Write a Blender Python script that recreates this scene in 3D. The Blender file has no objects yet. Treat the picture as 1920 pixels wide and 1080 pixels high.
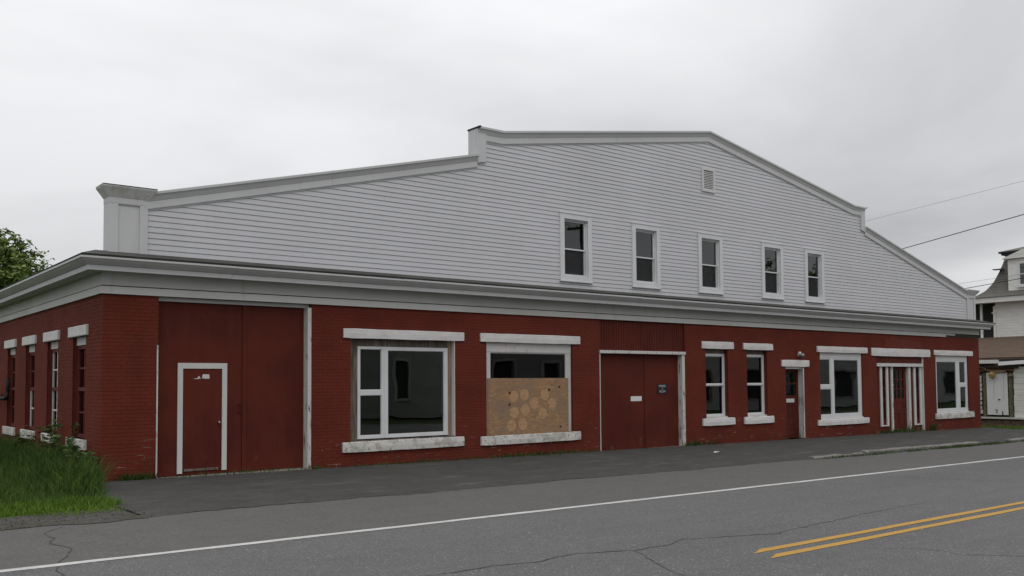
import bpy, bmesh, math, random
import numpy as np
from mathutils import Vector, Matrix
random.seed(7); rng = np.random.default_rng(7)
sc = bpy.context.scene
C = sc.collection
R = math.radians

# ------------------------------------------------------------------ camera
cam = bpy.data.cameras.new('camera'); co = bpy.data.objects.new('camera', cam); C.objects.link(co)
yaw, pitch, roll = R(38.660), R(2.623), R(-0.414)
F = Vector((math.sin(yaw)*math.cos(pitch), math.cos(yaw)*math.cos(pitch), math.sin(pitch)))
R0 = Vector((math.cos(yaw), -math.sin(yaw), 0)); U0 = R0.cross(F)
RX = R0*math.cos(roll) + U0*math.sin(roll); UX = -R0*math.sin(roll) + U0*math.cos(roll)
mw = Matrix((RX, UX, -F)).transposed().to_4x4(); mw.translation = Vector((-4.374, -17.0, 1.70))
co.matrix_world = mw
cam.sensor_width = 36.0; cam.lens = 1708.3/1920*36; cam.shift_y = 97.9/1920
cam.clip_start = 0.1; cam.clip_end = 3000
sc.camera = co

# ------------------------------------------------------------------ world (overcast) and soft sun
SUN_EL, SUN_AZ = R(52), R(212)          # azimuth clockwise from +Y: light from front-left of the facade
world = bpy.data.worlds.new('World'); sc.world = world; world.use_nodes = True
wn, wl = world.node_tree.nodes, world.node_tree.links
wn.clear()
def N(nodes, t, **kw):
    n = nodes.new(t)
    for k, v in kw.items(): setattr(n, k, v)
    return n
def mth(nodes, links, op, a, b=None, clamp=False):
    n = nodes.new('ShaderNodeMath'); n.operation = op; n.use_clamp = clamp
    for i, s in enumerate((a, b)):
        if s is None: continue
        if isinstance(s, (int, float)): n.inputs[i].default_value = s
        else: links.new(s, n.inputs[i])
    return n.outputs[0]
out = N(wn, 'ShaderNodeOutputWorld'); bg = N(wn, 'ShaderNodeBackground')
sky = N(wn, 'ShaderNodeTexSky'); sky.sky_type = 'NISHITA'; sky.sun_disc = False
sky.sun_elevation = SUN_EL; sky.sun_rotation = SUN_AZ
tc = N(wn, 'ShaderNodeTexCoord'); sep = N(wn, 'ShaderNodeSeparateXYZ'); wl.new(tc.outputs['Generated'], sep.inputs[0])
zc = mth(wn, wl, 'MAXIMUM', sep.outputs[2], 0.0)
den = mth(wn, wl, 'ADD', zc, 0.20)
cx = mth(wn, wl, 'DIVIDE', sep.outputs[0], den); cy = mth(wn, wl, 'DIVIDE', sep.outputs[1], den)
comb = N(wn, 'ShaderNodeCombineXYZ'); wl.new(cx, comb.inputs[0]); wl.new(cy, comb.inputs[1]); comb.inputs[2].default_value = 1.3
n1 = N(wn, 'ShaderNodeTexNoise'); n1.inputs['Scale'].default_value = 0.55; n1.inputs['Detail'].default_value = 6; n1.inputs['Roughness'].default_value = .50; n1.inputs['Distortion'].default_value = .5
wl.new(comb.outputs[0], n1.inputs['Vector'])
mr = N(wn, 'ShaderNodeMapRange'); mr.inputs[1].default_value = .32; mr.inputs[2].default_value = .66; mr.inputs[3].default_value = .66; mr.inputs[4].default_value = 1.12
wl.new(n1.outputs['Fac'], mr.inputs[0])
cie = mth(wn, wl, 'MULTIPLY_ADD', zc, 0.72); cie.node.inputs[2].default_value = 0.535   # CIE-like overcast: brighter to the zenith
lum = mth(wn, wl, 'MULTIPLY', cie, mr.outputs[0])
tint = N(wn, 'ShaderNodeMix', data_type='RGBA'); wl.new(mr.outputs[0], tint.inputs[0])
tint.inputs[6].default_value = (.955, .975, 1.04, 1); tint.inputs[7].default_value = (.992, .996, 1.015, 1)
mul = N(wn, 'ShaderNodeVectorMath', operation='SCALE'); wl.new(tint.outputs[2], mul.inputs[0]); wl.new(lum, mul.inputs['Scale'])
skm = N(wn, 'ShaderNodeVectorMath', operation='SCALE'); wl.new(sky.outputs[0], skm.inputs[0]); skm.inputs['Scale'].default_value = 0.08
fin = N(wn, 'ShaderNodeMix', data_type='RGBA'); fin.inputs[0].default_value = 0.96
wl.new(skm.outputs[0], fin.inputs[6]); wl.new(mul.outputs[0], fin.inputs[7])
wl.new(fin.outputs[2], bg.inputs[0]); bg.inputs[1].default_value = 1.0
wl.new(bg.outputs[0], out.inputs[0])

sl = bpy.data.lights.new('sun', 'SUN'); so = bpy.data.objects.new('sun', sl); C.objects.link(so)
sl.energy = 0.5; sl.angle = R(40); sl.color = (1.0, .97, .93)
sd = Vector((math.sin(SUN_AZ)*math.cos(SUN_EL), math.cos(SUN_AZ)*math.cos(SUN_EL), math.sin(SUN_EL)))
so.rotation_euler = sd.to_track_quat('Z', 'Y').to_euler(); so.location = (-10, -30, 40)

vs = sc.view_settings; vs.view_transform = 'Standard'; vs.look = 'None'; vs.exposure = 0.14; vs.gamma = 1.0; vs.use_curve_mapping = False

# ------------------------------------------------------------------ materials
def M(name, base, rough=.8, layers=(), bump=None, spec=.25, coord='pos', attr=None, metal=0.0):
    """layers: (scale, colour, lo, hi, strength[, (axis,lo,hi)]) noise masks mixed over the base colour."""
    m = bpy.data.materials.new(name); m.use_nodes = True
    nd, lk = m.node_tree.nodes, m.node_tree.links
    p = nd['Principled BSDF']; p.inputs['Roughness'].default_value = rough
    p.inputs['Specular IOR Level'].default_value = spec; p.inputs['Metallic'].default_value = metal
    if coord == 'pos': vec = N(nd, 'ShaderNodeNewGeometry').outputs['Position']
    else: vec = N(nd, 'ShaderNodeTexCoord').outputs['Object']
    col = None
    def mix(fac, a, b):
        x = N(nd, 'ShaderNodeMix', data_type='RGBA')
        lk.new(fac, x.inputs[0])
        for i, c in ((6, a), (7, b)):
            if isinstance(c, tuple): x.inputs[i].default_value = (*c, 1)
            else: lk.new(c, x.inputs[i])
        return x.outputs[2]
    cur = base
    if attr:
        at = N(nd, 'ShaderNodeAttribute'); at.attribute_name = 'tint'
        cur = mix(at.outputs['Fac'], base, attr)
    for i, L in enumerate(layers):
        s, c, lo, hi, st = L[:5]
        s = (s, s, s) if isinstance(s, (int, float)) else s
        mp = N(nd, 'ShaderNodeMapping'); mp.inputs['Scale'].default_value = s; mp.inputs['Location'].default_value = (i*3.1, i*1.7, i*5.3)
        lk.new(vec, mp.inputs[0])
        nz = N(nd, 'ShaderNodeTexNoise'); nz.inputs['Scale'].default_value = 1; nz.inputs['Detail'].default_value = 5; nz.inputs['Roughness'].default_value = .6
        lk.new(mp.outputs[0], nz.inputs['Vector'])
        r = N(nd, 'ShaderNodeMapRange'); r.inputs[1].default_value = lo; r.inputs[2].default_value = hi; r.inputs[4].default_value = st
        lk.new(nz.outputs['Fac'], r.inputs[0]); fac = r.outputs[0]
        if len(L) > 5:
            ax, a0, a1 = L[5]
            sp = N(nd, 'ShaderNodeSeparateXYZ'); lk.new(vec, sp.inputs[0])
            r2 = N(nd, 'ShaderNodeMapRange'); r2.inputs[1].default_value = a0; r2.inputs[2].default_value = a1; r2.inputs[3].default_value = 0; r2.inputs[4].default_value = 1
            lk.new(sp.outputs[ax], r2.inputs[0]); fac = mth(nd, lk, 'MULTIPLY', fac, r2.outputs[0])
        cur = mix(fac, cur, c)
    if isinstance(cur, tuple): p.inputs['Base Color'].default_value = (*cur, 1)
    else: lk.new(cur, p.inputs['Base Color'])
    if bump:
        s, st, dist = bump
        s = (s, s, s) if isinstance(s, (int, float)) else s
        mp = N(nd, 'ShaderNodeMapping'); mp.inputs['Scale'].default_value = s; lk.new(vec, mp.inputs[0])
        nz = N(nd, 'ShaderNodeTexNoise'); nz.inputs['Scale'].default_value = 1; nz.inputs['Detail'].default_value = 4; lk.new(mp.outputs[0], nz.inputs['Vector'])
        b = N(nd, 'ShaderNodeBump'); b.inputs['Strength'].default_value = st; b.inputs['Distance'].default_value = dist
        lk.new(nz.outputs['Fac'], b.inputs['Height']); lk.new(b.outputs[0], p.inputs['Normal'])
    return m

RED = (.150, .0290, .0165)
m_brick = M('painted brick', RED, .75, [(1.1, (.112, .0235, .0155), .38, .62, .9), (.45, (.168, .038, .025), .48, .66, .7), (9, (.150, .032, .021), .5, .75, .5), (26, (.09, .017, .012), .55, .75, .4),
      ((3, 3, 14), (.22, .16, .12), .645, .69, .75, (2, .75, .05)), ((5, 5, 14), (.05, .03, .024), .58, .68, .7, (2, .5, .0))], bump=(60, .3, .01), spec=.10)
m_mortar = M('painted mortar', (.118, .0245, .016), .9, [(2, (.094, .019, .013), .4, .6, .8), ((2.2, 2.2, 9), (.36, .31, .26), .60, .65, .9, (2, 1.0, .25)), (3, (.04, .035, .025), .55, .65, .8, (2, .4, .0))], bump=(90, .3, .01))
m_repaint = M('fresh red paint', (.150, .0225, .0105), .7, [(4, (.125, .0205, .0125), .4, .6, .9)])
m_door = M('red door paint', (.114, .0230, .0140), .55, [(.9, (.078, .0165, .0120), .38, .62, .9), ((14, 14, 1.2), (.116, .0245, .0165), .48, .74, .4), ((3, 3, .4), (.118, .026, .0185), .5, .68, .6), ((4, 4, 3), (.15, .12, .10), .62, .70, .5, (2, .55, .05)), (2.2, (.07, .03, .026), .55, .7, .5, (2, .3, -.1))], bump=((40, 40, 4), .12, .01), spec=.10)
m_white = M('white paint', (.62, .62, .61), .6, [((1.5, 1.5, .5), (.52, .515, .50), .4, .7, .7), (14, (.45, .44, .42), .62, .72, .4)])
m_frame = M('white vinyl frame', (.66, .67, .68), .45, [(2, (.56, .56, .57), .45, .7, .6)])
m_vinyl = M('white siding', (.585, .585, .61), .5, [((.35, .35, .8), (.53, .53, .55), .35, .7, .9), ((1.2, 1, .12), (.54, .54, .55), .5, .7, .5), ((2.2, 2.2, .25), (.50, .50, .50), .58, .74, .35), ((3, 3, 9), (.45, .45, .44), .62, .75, .5)])
m_trim = M('white trim coil', (.58, .58, .585), .5, [((.4, .4, .6), (.51, .51, .51), .4, .7, .9), ((6, 6, .7), (.42, .42, .39), .60, .74, .5)])
m_cornice = M('cornice paint', (.54, .545, .53), .6, [((.35, .35, .5), (.45, .455, .43), .4, .7, .9), ((5, 5, .6), (.36, .365, .33), .60, .75, .5), (8, (.33, .31, .27), .66, .72, .5)])
m_cap = M('stained pilaster cap', (.66, .66, .64), .7, [((16, 16, .8), (.44, .43, .39), .50, .70, .7), (5, (.42, .43, .39), .5, .7, .5)])
m_stone = M('white painted stone', (.69, .675, .665), .75, [(3, (.61, .595, .58), .4, .65, .8), (10, (.40, .37, .33), .62, .70, .6), (5, (.55, .34, .29), .60, .74, .45), ((26, 26, 26), (.22, .2, .17), .70, .74, .7)], bump=(25, .35, .02))
m_sillw = M('worn white sill stone', (.64, .62, .59), .8, [(4, (.40, .38, .34), .50, .58, .75), (11, (.22, .20, .16), .58, .64, .85), (30, (.30, .27, .22), .55, .66, .6)], bump=(30, .5, .02))
m_peel = M('peeling white paint', (.60, .59, .57), .8, [((9, 9, 2.2), (.30, .27, .23), .60, .66, .85), ((20, 20, 5), (.12, .11, .10), .64, .69, .8), (2, (.5, .49, .46), .4, .7, .7)], bump=((40, 40, 8), .4, .01))
m_peel2 = M('badly peeled jamb paint', (.58, .57, .54), .8, [((7, 7, 1.6), (.24, .21, .18), .52, .60, .9, (2, 2.0, .2)), ((18, 18, 4), (.10, .09, .08), .60, .66, .9)], bump=((40, 40, 6), .5, .01))
m_oldwood = M('weathered bare wood', (.16, .13, .105), .9, [((30, 30, 2), (.07, .058, .048), .4, .62, .9), ((5, 5, .8), (.28, .25, .22), .52, .68, .7), (14, (.035, .03, .026), .64, .70, .9)], bump=((60, 60, 4), .4, .01))
m_tanwood = M('tan bare wood', (.30, .215, .16), .9, [((30, 30, 2), (.17, .11, .075), .45, .65, .8), (6, (.45, .4, .35), .6, .7, .5)], bump=((60, 60, 4), .3, .01))
m_ply = M('plywood', (.34, .200, .108), .85, [((2.2, 2.2, 4), (.265, .170, .108), .40, .62, .9), ((5, 5, 16), (.46, .275, .140), .50, .66, .8), ((3, 3, 26), (.22, .125, .065), .60, .66, .7), ((14, 14, 44), (.15, .085, .05), .58, .68, .8), (1.4, (.25, .18, .125), .46, .62, .85), ((9, 9, 70), (.19, .11, .06), .60, .66, .7)], bump=((20, 20, 60), .2, .005))
m_plug = M('plywood patch', (.46, .285, .155), .8, [((9, 9, 40), (.34, .19, .09), .50, .60, .75), (4, (.40, .25, .14), .5, .66, .6)], coord='pos')
m_knot = M('dark knot', (.06, .03, .02), .8)
m_conc = M('concrete', (.24, .225, .20), .9, [(8, (.15, .14, .12), .45, .65, .8), (2, (.10, .11, .07), .55, .7, .6)], bump=(40, .4, .01))
m_kerb = M('granite kerb', (.24, .225, .205), .9, [(7, (.15, .14, .13), .4, .65, .8), (60, (.34, .33, .31), .58, .7, .7), (1.6, (.11, .10, .085), .5, .7, .6)], bump=(45, .6, .015))
m_road = M('worn asphalt', (.151, .149, .146), .9, [((.05, .9, .3), (.116, .116, .118), .42, .60, .95), (.7, (.160, .158, .155), .5, .66, .7), (2.4, (.158, .157, .156), .45, .7, .7), (7, (.128, .128, .128), .5, .66, .6), (60, (.095, .095, .095), .44, .60, .8), (46, (.33, .325, .32), .60, .66, .9), (24, (.38, .375, .37), .655, .69, .8), (26, (.07, .07, .07), .64, .69, .6)], bump=(70, .6, .01), spec=.2)
m_should = M('shoulder asphalt', (.132, .129, .124), .92, [((.25, .9, .3), (.146, .138, .127), .4, .62, .9), (3, (.118, .115, .11), .45, .65, .7), (60, (.088, .086, .083), .44, .60, .7), (46, (.28, .275, .26), .61, .67, .8), (24, (.30, .295, .28), .67, .70, .7)], bump=(75, .6, .01), spec=.15)
m_apron = M('apron asphalt', (.082, .080, .076), .95, [((.5, 1.2, .4), (.098, .093, .085), .42, .64, .9), (1.6, (.062, .061, .06), .5, .66, .7), (6, (.065, .064, .062), .45, .65, .7), (50, (.040, .040, .040), .42, .62, .6), (36, (.15, .145, .135), .68, .74, .6), ((1.1, 3.5, 1), (.14, .13, .115), .56, .70, .6)], bump=(70, .6, .01), spec=.15)
m_crack = M('road crack', (.055, .054, .052), .95, [(12, (.10, .099, .097), .45, .6, .8)])
m_line = M('white road paint', (.60, .595, .57), .75, [(24, (.42, .41, .40), .50, .66, .5), (70, (.17, .168, .165), .62, .69, .6), (3, (.42, .415, .40), .4, .65, .7)])
m_yel = M('yellow road paint', (.50, .285, .055), .7, [(20, (.40, .215, .04), .45, .65, .7), (60, (.22, .17, .10), .58, .66, .65)])
m_gravel = M('gravel dirt', (.105, .100, .090), .95, [(16, (.065, .06, .052), .42, .6, .9), (55, (.21, .205, .195), .60, .68, .8), (1.4, (.07, .075, .045), .5, .65, .7)], bump=(50, .9, .03))
m_soil = M('soil and turf', (.050, .060, .026), .95, [(1.5, (.045, .040, .028), .45, .65, .8), (14, (.06, .085, .025), .5, .65, .7)], bump=(20, .8, .04))
m_lawn = M('far lawn', (.045, .075, .020), .95, [(.5, (.06, .08, .03), .4, .6, .8), (9, (.03, .05, .015), .45, .65, .8)], bump=(20, .8, .04))
m_grass = M('grass blades', (.024, .056, .010), .65, attr=(.130, .205, .036), spec=.15)
m_lawnb = M('short bright grass', (.050, .128, .012), .65, attr=(.19, .27, .035), spec=.15)
m_weed = M('weed leaves', (.028, .060, .014), .6, attr=(.085, .135, .030), spec=.2)
m_stem = M('green stem', (.07, .10, .035), .7)
m_leaf = M('tree leaves', (.060, .105, .022), .55, attr=(.24, .30, .07), spec=.25)
m_bark = M('bark', (.085, .072, .060), .95, [((10, 10, 2), (.045, .038, .03), .42, .62, .9)], bump=((30, 30, 6), .8, .02))
m_roofdk = M('dark green roof edge', (.030, .036, .032), .85, [((2, 2, 2), (.05, .055, .048), .45, .65, .8), (30, (.018, .02, .018), .5, .65, .6)], bump=(60, .4, .01))
m_skirt = M('weathered skirt roof', (.080, .078, .070), .9, [((1.5, 6, 6), (.045, .048, .042), .42, .62, .9), (25, (.12, .115, .10), .6, .7, .5)], bump=(60, .4, .01))
m_shingle = M('asphalt shingle roof', (.05, .05, .048), .95, [(30, (.03, .03, .03), .45, .6, .8)], bump=(50, .5, .01))
m_brownroof = M('brown shingle', (.150, .108, .078), .95, [(1.1, (.125, .092, .068), .4, .62, .8), (30, (.09, .064, .046), .45, .62, .7), (60, (.21, .16, .12), .62, .7, .5)], bump=(60, .5, .01))
m_slate = M('grey slate mansard', (.150, .143, .128), .85, [(1.6, (.115, .112, .104), .4, .62, .8), (12, (.20, .19, .165), .55, .7, .5)], bump=(30, .4, .01))
m_clap = M('old white clapboard', (.76, .755, .72), .8, [((1.5, 1.5, 6), (.64, .63, .59), .42, .64, .8), ((10, 10, 30), (.26, .24, .20), .66, .71, .7)])
m_hdark = M('dark porch paint', (.035, .036, .036), .8)  # recess shade put into the porch wall's colour; also dark trim, panes
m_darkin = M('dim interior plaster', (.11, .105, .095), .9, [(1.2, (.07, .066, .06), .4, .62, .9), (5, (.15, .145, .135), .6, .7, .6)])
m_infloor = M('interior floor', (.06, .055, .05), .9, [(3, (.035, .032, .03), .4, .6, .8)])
m_black = M('black rubber', (.012, .012, .012), .6)
m_iron = M('dark iron', (.05, .045, .042), .5, metal=.6)
m_brass = M('worn door knob', (.35, .33, .30), .35, metal=.9)
m_signb = M('black sign', (.018, .020, .022), .5)
m_signw = M('white sign', (.74, .74, .74), .6, [((30, 30, 60), (.50, .50, .51), .5, .65, .6)])
m_letter = M('sign lettering', (.45, .45, .44), .6)
m_paper = M('paper', (.62, .61, .59), .8, [(40, (.45, .44, .43), .5, .65, .6)])
m_foam = M('yellow insulation foam', (.42, .29, .10), .9, [(25, (.28, .18, .06), .45, .62, .8)], bump=(30, .8, .03))
m_rust = M('orange rotten beam', (.23, .11, .045), .9, [((3, 3, 20), (.07, .04, .025), .45, .6, .9)])
m_mossbrick = M('mossy brick', (.16, .145, .085), .95, [(14, (.24, .235, .20), .5, .62, .8), (6, (.09, .10, .045), .45, .6, .8)])
m_found = M('brown block foundation', (.17, .115, .085), .95, [(5, (.10, .075, .06), .45, .62, .9), (18, (.24, .19, .15), .6, .7, .6)], bump=(25, .5, .02))
m_galv = M('galvanised metal', (.42, .42, .42), .5, metal=.4)
m_wire = M('cable black', (.015, .015, .016), .6)
m_wireg = M('cable grey', (.20, .20, .21), .6)
m_pole = M('utility pole wood', (.10, .085, .07), .9, [((12, 12, 1), (.06, .05, .04), .42, .6, .9)])
m_ghouse = M('grey house siding', (.31, .31, .295), .8, [((.6, .6, 3), (.25, .25, .24), .4, .62, .8)])
m_filler = M('pale grey filler siding', (.50, .51, .50), .8, [((.3, .3, 3), (.40, .41, .40), .4, .62, .8)])  # siding of the added building, pale to lift the window reflections
m_oldtrim = M('dull grey trim', (.40, .40, .38), .8)
m_shade = M('dark plank', (.045, .042, .036), .9, [((2, 2, 20), (.075, .07, .06), .5, .65, .8)])

def glass(name, tint, rough=.015, ior=1.5, wav=.02):
    m = bpy.data.materials.new(name); m.use_nodes = True
    nd, lk = m.node_tree.nodes, m.node_tree.links
    nd.remove(nd['Principled BSDF']); o = nd['Material Output']
    t = N(nd, 'ShaderNodeBsdfTransparent'); t.inputs[0].default_value = (*tint, 1)
    g = N(nd, 'ShaderNodeBsdfGlossy'); g.inputs['Roughness'].default_value = rough; g.inputs[0].default_value = (.93, .96, .95, 1)
    f = N(nd, 'ShaderNodeFresnel'); f.inputs[0].default_value = ior
    x = N(nd, 'ShaderNodeMixShader'); lk.new(f.outputs[0], x.inputs[0]); lk.new(t.outputs[0], x.inputs[1]); lk.new(g.outputs[0], x.inputs[2])
    geo = N(nd, 'ShaderNodeNewGeometry'); nz = N(nd, 'ShaderNodeTexNoise'); nz.inputs['Scale'].default_value = 1.3; nz.inputs['Detail'].default_value = 1
    lk.new(geo.outputs['Position'], nz.inputs['Vector'])
    b = N(nd, 'ShaderNodeBump'); b.inputs['Strength'].default_value = wav; b.inputs['Distance'].default_value = .1; lk.new(nz.outputs['Fac'], b.inputs['Height'])
    lk.new(b.outputs[0], g.inputs['Normal']); lk.new(b.outputs[0], f.inputs['Normal'])
    lk.new(x.outputs[0], o.inputs[0]); return m
m_glass = glass('window glass', (.55, .58, .55), .012, 1.75)
m_glassold = glass('old wavy glass', (.5, .54, .5), .03, 1.45, .08)
def screenmat():
    m = bpy.data.materials.new('insect screen'); m.use_nodes = True
    nd, lk = m.node_tree.nodes, m.node_tree.links; p = nd['Principled BSDF']; o = nd['Material Output']
    p.inputs['Base Color'].default_value = (.03, .03, .032, 1); p.inputs['Roughness'].default_value = .8
    t = N(nd, 'ShaderNodeBsdfTransparent'); x = N(nd, 'ShaderNodeMixShader'); x.inputs[0].default_value = .5
    lk.new(t.outputs[0], x.inputs[1]); lk.new(p.outputs[0], x.inputs[2]); lk.new(x.outputs[0], o.inputs[0]); return m
m_screen = screenmat()

# ------------------------------------------------------------------ mesh helpers
def tag(o, label=None, cat=None, group=None, kind=None):
    if label: o['label'] = label
    if cat: o['category'] = cat
    if group: o['group'] = group
    if kind: o['kind'] = kind
    return o
def empty(name, loc=(0, 0, 0), rz=0):
    o = bpy.data.objects.new(name, None); C.objects.link(o); o.location = loc; o.rotation_euler = (0, 0, rz); o.empty_display_size = .2
    return o
class MB:
    def __init__(s): s.v = []; s.f = []
    def add(s, vs, fs):
        b = len(s.v); s.v += [tuple(p) for p in vs]; s.f += [tuple(b+i for i in q) for q in fs]; return s
    def box(s, x0, x1, y0, y1, z0, z1):
        return s.hexa([(x0,y0,z0),(x1,y0,z0),(x1,y1,z0),(x0,y1,z0),(x0,y0,z1),(x1,y0,z1),(x1,y1,z1),(x0,y1,z1)])
    def hexa(s, p): return s.add(p, [(3,2,1,0),(4,5,6,7),(0,1,5,4),(1,2,6,5),(2,3,7,6),(3,0,4,7)])
    def quad(s, *p): return s.add(p, [tuple(range(len(p)))])
    def loft(s, rings, close=True, caps=True):
        n = len(rings[0]); b = len(s.v)
        for r in rings: s.v += [tuple(p) for p in r]
        for i in range(len(rings)-1):
            for j in range(n if close else n-1):
                k = (j+1) % n; s.f.append((b+i*n+j, b+i*n+k, b+(i+1)*n+k, b+(i+1)*n+j))
        if caps: s.f.append(tuple(b+j for j in reversed(range(n)))); s.f.append(tuple(b+(len(rings)-1)*n+j for j in range(n)))
        return s
    def tube(s, pts, r, n=8):
        pts = [Vector(p) for p in pts]; rr = r if isinstance(r, (list, tuple)) else [r]*len(pts); rings = []
        for i, p in enumerate(pts):
            d = (pts[min(i+1, len(pts)-1)] - pts[max(i-1, 0)]).normalized()
            a = d.cross(Vector((0, 0, 1)));  a = d.cross(Vector((1, 0, 0))) if a.length < .2 else a
            a.normalize(); c = d.cross(a)
            rings.append([p + (a*math.cos(2*math.pi*k/n) + c*math.sin(2*math.pi*k/n))*rr[i] for k in range(n)])
        return s.loft(rings)
    def build(s, name, mat, parent=None, smooth=False, bevel=0, loc=None):
        me = bpy.data.meshes.new(name); me.from_pydata(s.v, [], s.f); me.update()
        bm = bmesh.new(); bm.from_mesh(me)
        if bevel: bmesh.ops.bevel(bm, geom=list(bm.edges), offset=bevel, segments=1, affect='EDGES', profile=.5, clamp_overlap=True)
        bmesh.ops.recalc_face_normals(bm, faces=bm.faces); bm.to_mesh(me); bm.free()
        if smooth:
            for p in me.polygons: p.use_smooth = True
        me.materials.append(mat)
        o = bpy.data.objects.new(name, me); C.objects.link(o)
        if parent: o.parent = parent
        if loc: o.location = loc
        return o
def box(name, mat, parent, x0, x1, y0, y1, z0, z1, bevel=0): return MB().box(x0, x1, y0, y1, z0, z1).build(name, mat, parent, bevel=bevel)
def cells(x0, x1, z0, z1, holes):
    """rectangles of [x0,x1]x[z0,z1] left after cutting the holes"""
    xs = sorted({x0, x1, *[min(max(h[i], x0), x1) for h in holes for i in (0, 1)]}); res = []
    for a, b in zip(xs, xs[1:]):
        if b - a < 1e-4: continue
        m = (a+b)/2; cuts = sorted((h[2], h[3]) for h in holes if h[0] < m < h[1]); z = z0
        for c0, c1 in cuts:
            if c0 > z: res.append((a, b, z, min(c0, z1)))
            z = max(z, c1)
        if z < z1: res.append((a, b, z, z1))
    return res
def np_mesh(name, V, T, tint, mat, parent=None):
    me = bpy.data.meshes.new(name); n, k = len(V), len(T)
    me.vertices.add(n); me.vertices.foreach_set('co', V.astype(np.float32).ravel())
    me.loops.add(k*3); me.loops.foreach_set('vertex_index', T.astype(np.int32).ravel())
    me.polygons.add(k); me.polygons.foreach_set('loop_start', np.arange(0, k*3, 3, dtype=np.int32)); me.polygons.foreach_set('loop_total', np.full(k, 3, np.int32))
    me.update(calc_edges=True)
    a = me.attributes.new('tint', 'FLOAT', 'POINT'); a.data.foreach_set('value', tint.astype(np.float32))
    me.materials.append(mat); o = bpy.data.objects.new(name, me); C.objects.link(o)
    if parent: o.parent = parent
    return o
def blades(name, P, H, W, mat, lean=.35, tint=None, parent=None):
    n = len(P); a = rng.uniform(0, 2*np.pi, n); d = np.stack([np.cos(a), np.sin(a), 0*a], 1)
    b = rng.uniform(0, 2*np.pi, n); l = np.stack([np.cos(b), np.sin(b), 0*b], 1)*(rng.uniform(.1, 1, n)*lean*H)[:, None]
    up = np.zeros((n, 3)); up[:, 2] = 1; w = W[:, None]/2
    mid = P + up*(H*.55)[:, None] + l*.35; tip = P + up*(H*rng.uniform(.85, 1, n))[:, None] + l
    V = np.stack([P-d*w, P+d*w, mid+d*w*.8, mid-d*w*.8, tip], 1).reshape(-1, 3)
    o = (np.arange(n)*5)[:, None]; T = np.concatenate([o+np.array([0, 1, 2]), o+np.array([0, 2, 3]), o+np.array([3, 2, 4])], 0)
    t = rng.uniform(0, .8, n) if tint is None else tint
    tt = np.stack([t*.5, t*.5, t*.85, t*.85, np.minimum(t*1.1, 1)], 1).ravel()
    return np_mesh(name, V, T, tt, mat, parent)
def leaves(name, P, size, mat, parent=None, droop=.5, aspect=.42, D=None):
    n = len(P)
    if D is None:
        a = rng.uniform(0, 2*np.pi, n); D = np.stack([np.cos(a), np.sin(a), rng.normal(-droop*.5, .4, n)], 1)
    D = D/np.linalg.norm(D, axis=1)[:, None]
    u = rng.normal(0, 1, (n, 3)); S = np.cross(D, u); S /= np.linalg.norm(S, axis=1)[:, None]+1e-9
    Nn = np.cross(S, D); s = size[:, None]
    V = np.stack([P, P+D*s*.45+S*s*aspect*.5+Nn*s*.06, P+D*s, P+D*s*.45-S*s*aspect*.5+Nn*s*.06], 1).reshape(-1, 3)
    o = (np.arange(n)*4)[:, None]; T = np.concatenate([o+np.array([0, 1, 2]), o+np.array([0, 2, 3])], 0)
    return np_mesh(name, V, T, np.repeat(rng.uniform(0, 1, n)**1.3, 4), mat, parent)

# ------------------------------------------------------------------ ground, road
W = 33.45                                   # width of the brick front
SL = -.0085
def gz(x): return SL*max(-60, min(60, x))
def drop(x, y):                             # ground falls away beside the derelict shed
    a = max(0, min(1, (x-33.6)/6)); b = max(0, min(1, (y+2.2)/2.0)); return -.30*a*b
def sheet(name, x0, x1, ys, mat, dz=0.0, step=1.0, zfun=None, jit=None, parent=None):
    n = max(1, int(round((x1-x0)/step))); mb = MB(); rows = []
    for i in range(n+1):
        x = x0 + (x1-x0)*i/n; row = []
        for j, y in enumerate(ys):
            yy = y + (jit[j](x) if jit and jit[j] else 0); row.append((x, yy, (zfun(x, yy) if zfun else gz(x)) + dz))
        rows.append(row)
    m = len(ys); mb.v = [p for r in rows for p in r]
    mb.f = [(i*m+j, (i+1)*m+j, (i+1)*m+j+1, i*m+j+1) for i in range(n) for j in range(m-1)]
    return mb.build(name, mat, parent)
g = MB()
xs = [-400, -60] + list(range(-56, 60, 2)) + [60, 400]; ysn = [-300, -60, -30, -19, -17.6, -4.6, -3, -2.2, -1.2, -.2, 3, 8, 20, 60, 400]
for x in xs:
    for y in ysn: g.v.append((x, y, gz(x) + drop(x, y) - .06))
m_ = len(ysn); g.f = [(i*m_+j, (i+1)*m_+j, (i+1)*m_+j+1, i*m_+j+1) for i in range(len(xs)-1) for j in range(m_-1)]
tag(g.build('ground', m_lawn), kind='structure')
def wob(a, f, p): return lambda x: a*math.sin(f*x+p) + a*.6*math.sin(2.7*f*x+1.3*p)
def rz(x, y=0): return gz(x)
road = tag(sheet('road', -60, 60, [-17.4, -7.62], m_road, step=2.0), kind='structure')
tag(sheet('road_shoulder', -60, 60, [-7.62, -4.35], m_should, step=.5), kind='structure')
def az(x, y):                               # apron rises to the kerb on the right, dips at the gap in it
    k = max(0, min(1, (x-13.2)/2.4)); k *= 1-.75*max(0, 1-abs(x-23.4)/1.1); t = max(0, min(1, (-y-.6)/3.6))
    return gz(x) + .007 + (.070*k*t if y > -4.85 else -.004)
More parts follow.
